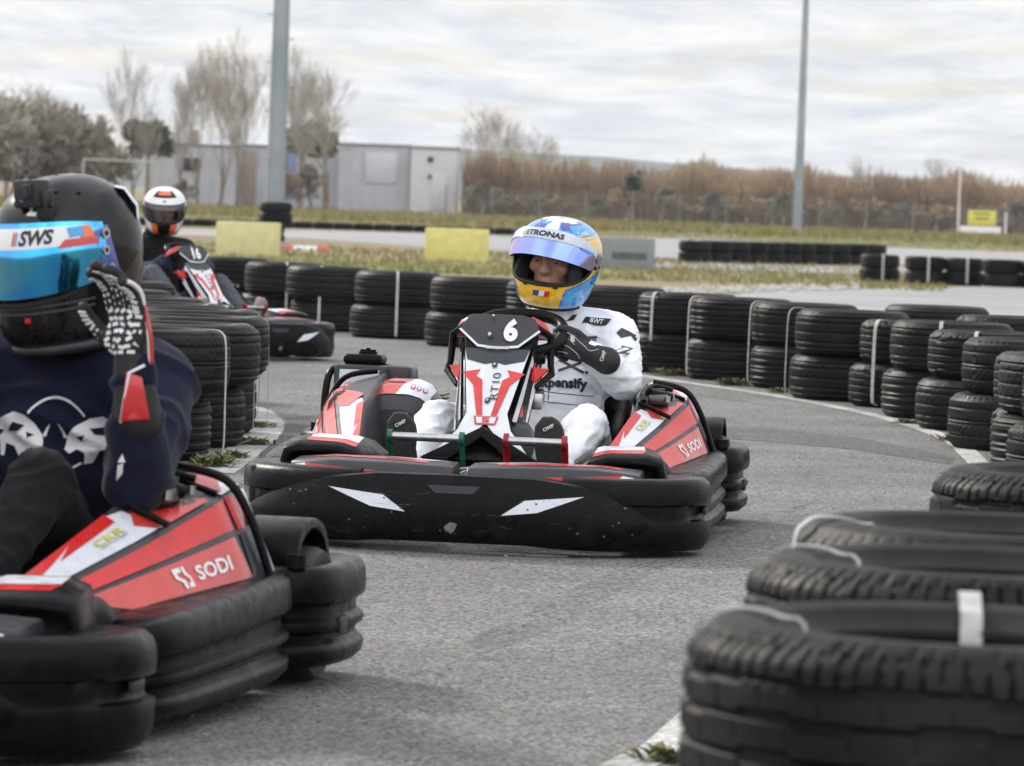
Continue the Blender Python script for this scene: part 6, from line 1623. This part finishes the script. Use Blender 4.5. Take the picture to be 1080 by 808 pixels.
# action camera clamped on the helmet brow
def action_cam():
    HMx = Matrix.Translation(pn.location) @ Matrix.Rotation(pn.rotation_euler.z, 4, 'Z') @ Matrix.Translation(Jn['head']) @ (Matrix.Rotation(Jn['hrot'][2], 4, 'Z') @ Matrix.Rotation(Jn['hrot'][0], 4, 'X') @ Matrix.Rotation(Jn['hrot'][1], 4, 'Y'))
    c = empty('action_camera'); c.matrix_world = HMx @ Matrix.Diagonal((*HS, 1))
    CB = mat('camera_black', (0.01, 0.01, 0.011), 0.45); LENS = mat('lens_glass', (0.01, 0.015, 0.03), 0.05, coat=1.0)
    q = S(R(23), .107); a = R(-6)
    p = Part(); p.add(box((q.x, q.y + .012, q.z + .012), (.064, .034, .044), .004, 2, rot=(R(8), 0, R(5))), CB); p.add(box((q.x - .008, q.y + .030, q.z + .018), (.026, .006, .024), .003, 2, rot=(R(8), 0, R(5))), CB)
    p.add(box((q.x + .015, q.y + .0305, q.z + .003), (.018, .002, .003)), HCYAN); p.build('body', c)
    one('lens', cyl((q.x - .008, q.y + .032, q.z + .018), (q.x - .008, q.y + .035, q.z + .018), .009, 20), LENS, c)
    p = Part(); p.add(box((q.x - .028, q.y + .004, q.z - .008), (.030, .030, .052), .006, 2), CB); p.add(box((q.x - .030, q.y + .002, q.z - .036), (.036, .028, .012), .004), CB); p.add(cyl((q.x - .052, q.y + .006, q.z - .004), (q.x - .010, q.y + .006, q.z - .004), .007), CB)
    p.build('mount', c); tag(c, 'small black action camera clamped to the brow of the black helmet', 'camera')
action_cam()

# ================================================= the far driver
def paint_far(az, z):
    d = abs(math.degrees(az))
    if z < -.04 and d < 16 + (z + .14) * 40: return HBLACK
    if z < -.035 and d < 36 + (z + .14) * 60: return HORANGE
    if z > .098 and d < 42 and z < .128: return HORANGE if z > .112 and d < 26 else HBLACK
    if d > 100 and .0 < z < .05: return HBLACK
    if d < 84 and .05 < z < .062: return HBLACK
    return HWHITE
def helmet_far(P_, loc, rot):
    def extra(p, H):
        p.add(mapped(poly2([(-.06, .076), (.06, .076), (.06, .084), (-.06, .084)], .02), onshell(.002)), PAD)
    def visor(H):
        z0 = lambda az: -.045 + .018 * (abs(az) / R(86)) ** 2; z1 = lambda az: .056 - .012 * (abs(az) / R(86)) ** 3
        visor_sheet(z0, z1, R(84), .005, CLEAR, H, thick=0)
        for s_ in (-1, 1): one('visor_pivot', cyl((s_ * .128, .012, .012), (s_ * .136, .012, .012), .02, 16), HBLACK, H)
    make_helmet(P_, loc, rot, paint_far, visor, extra)
Jf = dict(head=(-.11, -.30, .858), hrot=(R(-14), R(0), R(-36)), neck=(-.09, -.37, .69), chest=(-.08, -.40, .51), pelvis=(-.08, -.30, .20), shl=(-.28, -.33, .61), shr=(.12, -.36, .60),
          ell=(-.32, -.13, .44), wrl=(-.20, .0, .53), hal=(-.16, .05, .56), elr=(.28, -.16, .44), wrr=(.14, .0, .52), har=(.1, .05, .55),
          knl=(-.22, .14, .42), anl=(-.21, .50, .165), tol=(-.20, .57, .34), knr=(.25, .10, .47), anr=(.22, .50, .16), tor=(.225, .57, .34))
pf_ = person(kart_far.location, kart_far.rotation_euler.z, Jf, 'farthest driver in black jacket, grey trousers and white and orange helmet', SKIN, BLACKC, DENIM, GLOVEN, SHOEB, helmet_far)
hand(pf_, frame_of((-.20, .0, .53), (.80, .28, .28), (-.10, .85, .25)), [(48, 70, 45)] * 4, (.35, .85, .15), GLOVEN, 1.0, cuff=.05, flip=1)
hand(pf_, frame_of((.145, .0, .52), (-.75, .30, .25), (.1, .85, .3)), [(52, 72, 45)] * 4, (.35, .85, .15), GLOVEN, 1.0, cuff=.05, flip=-1)
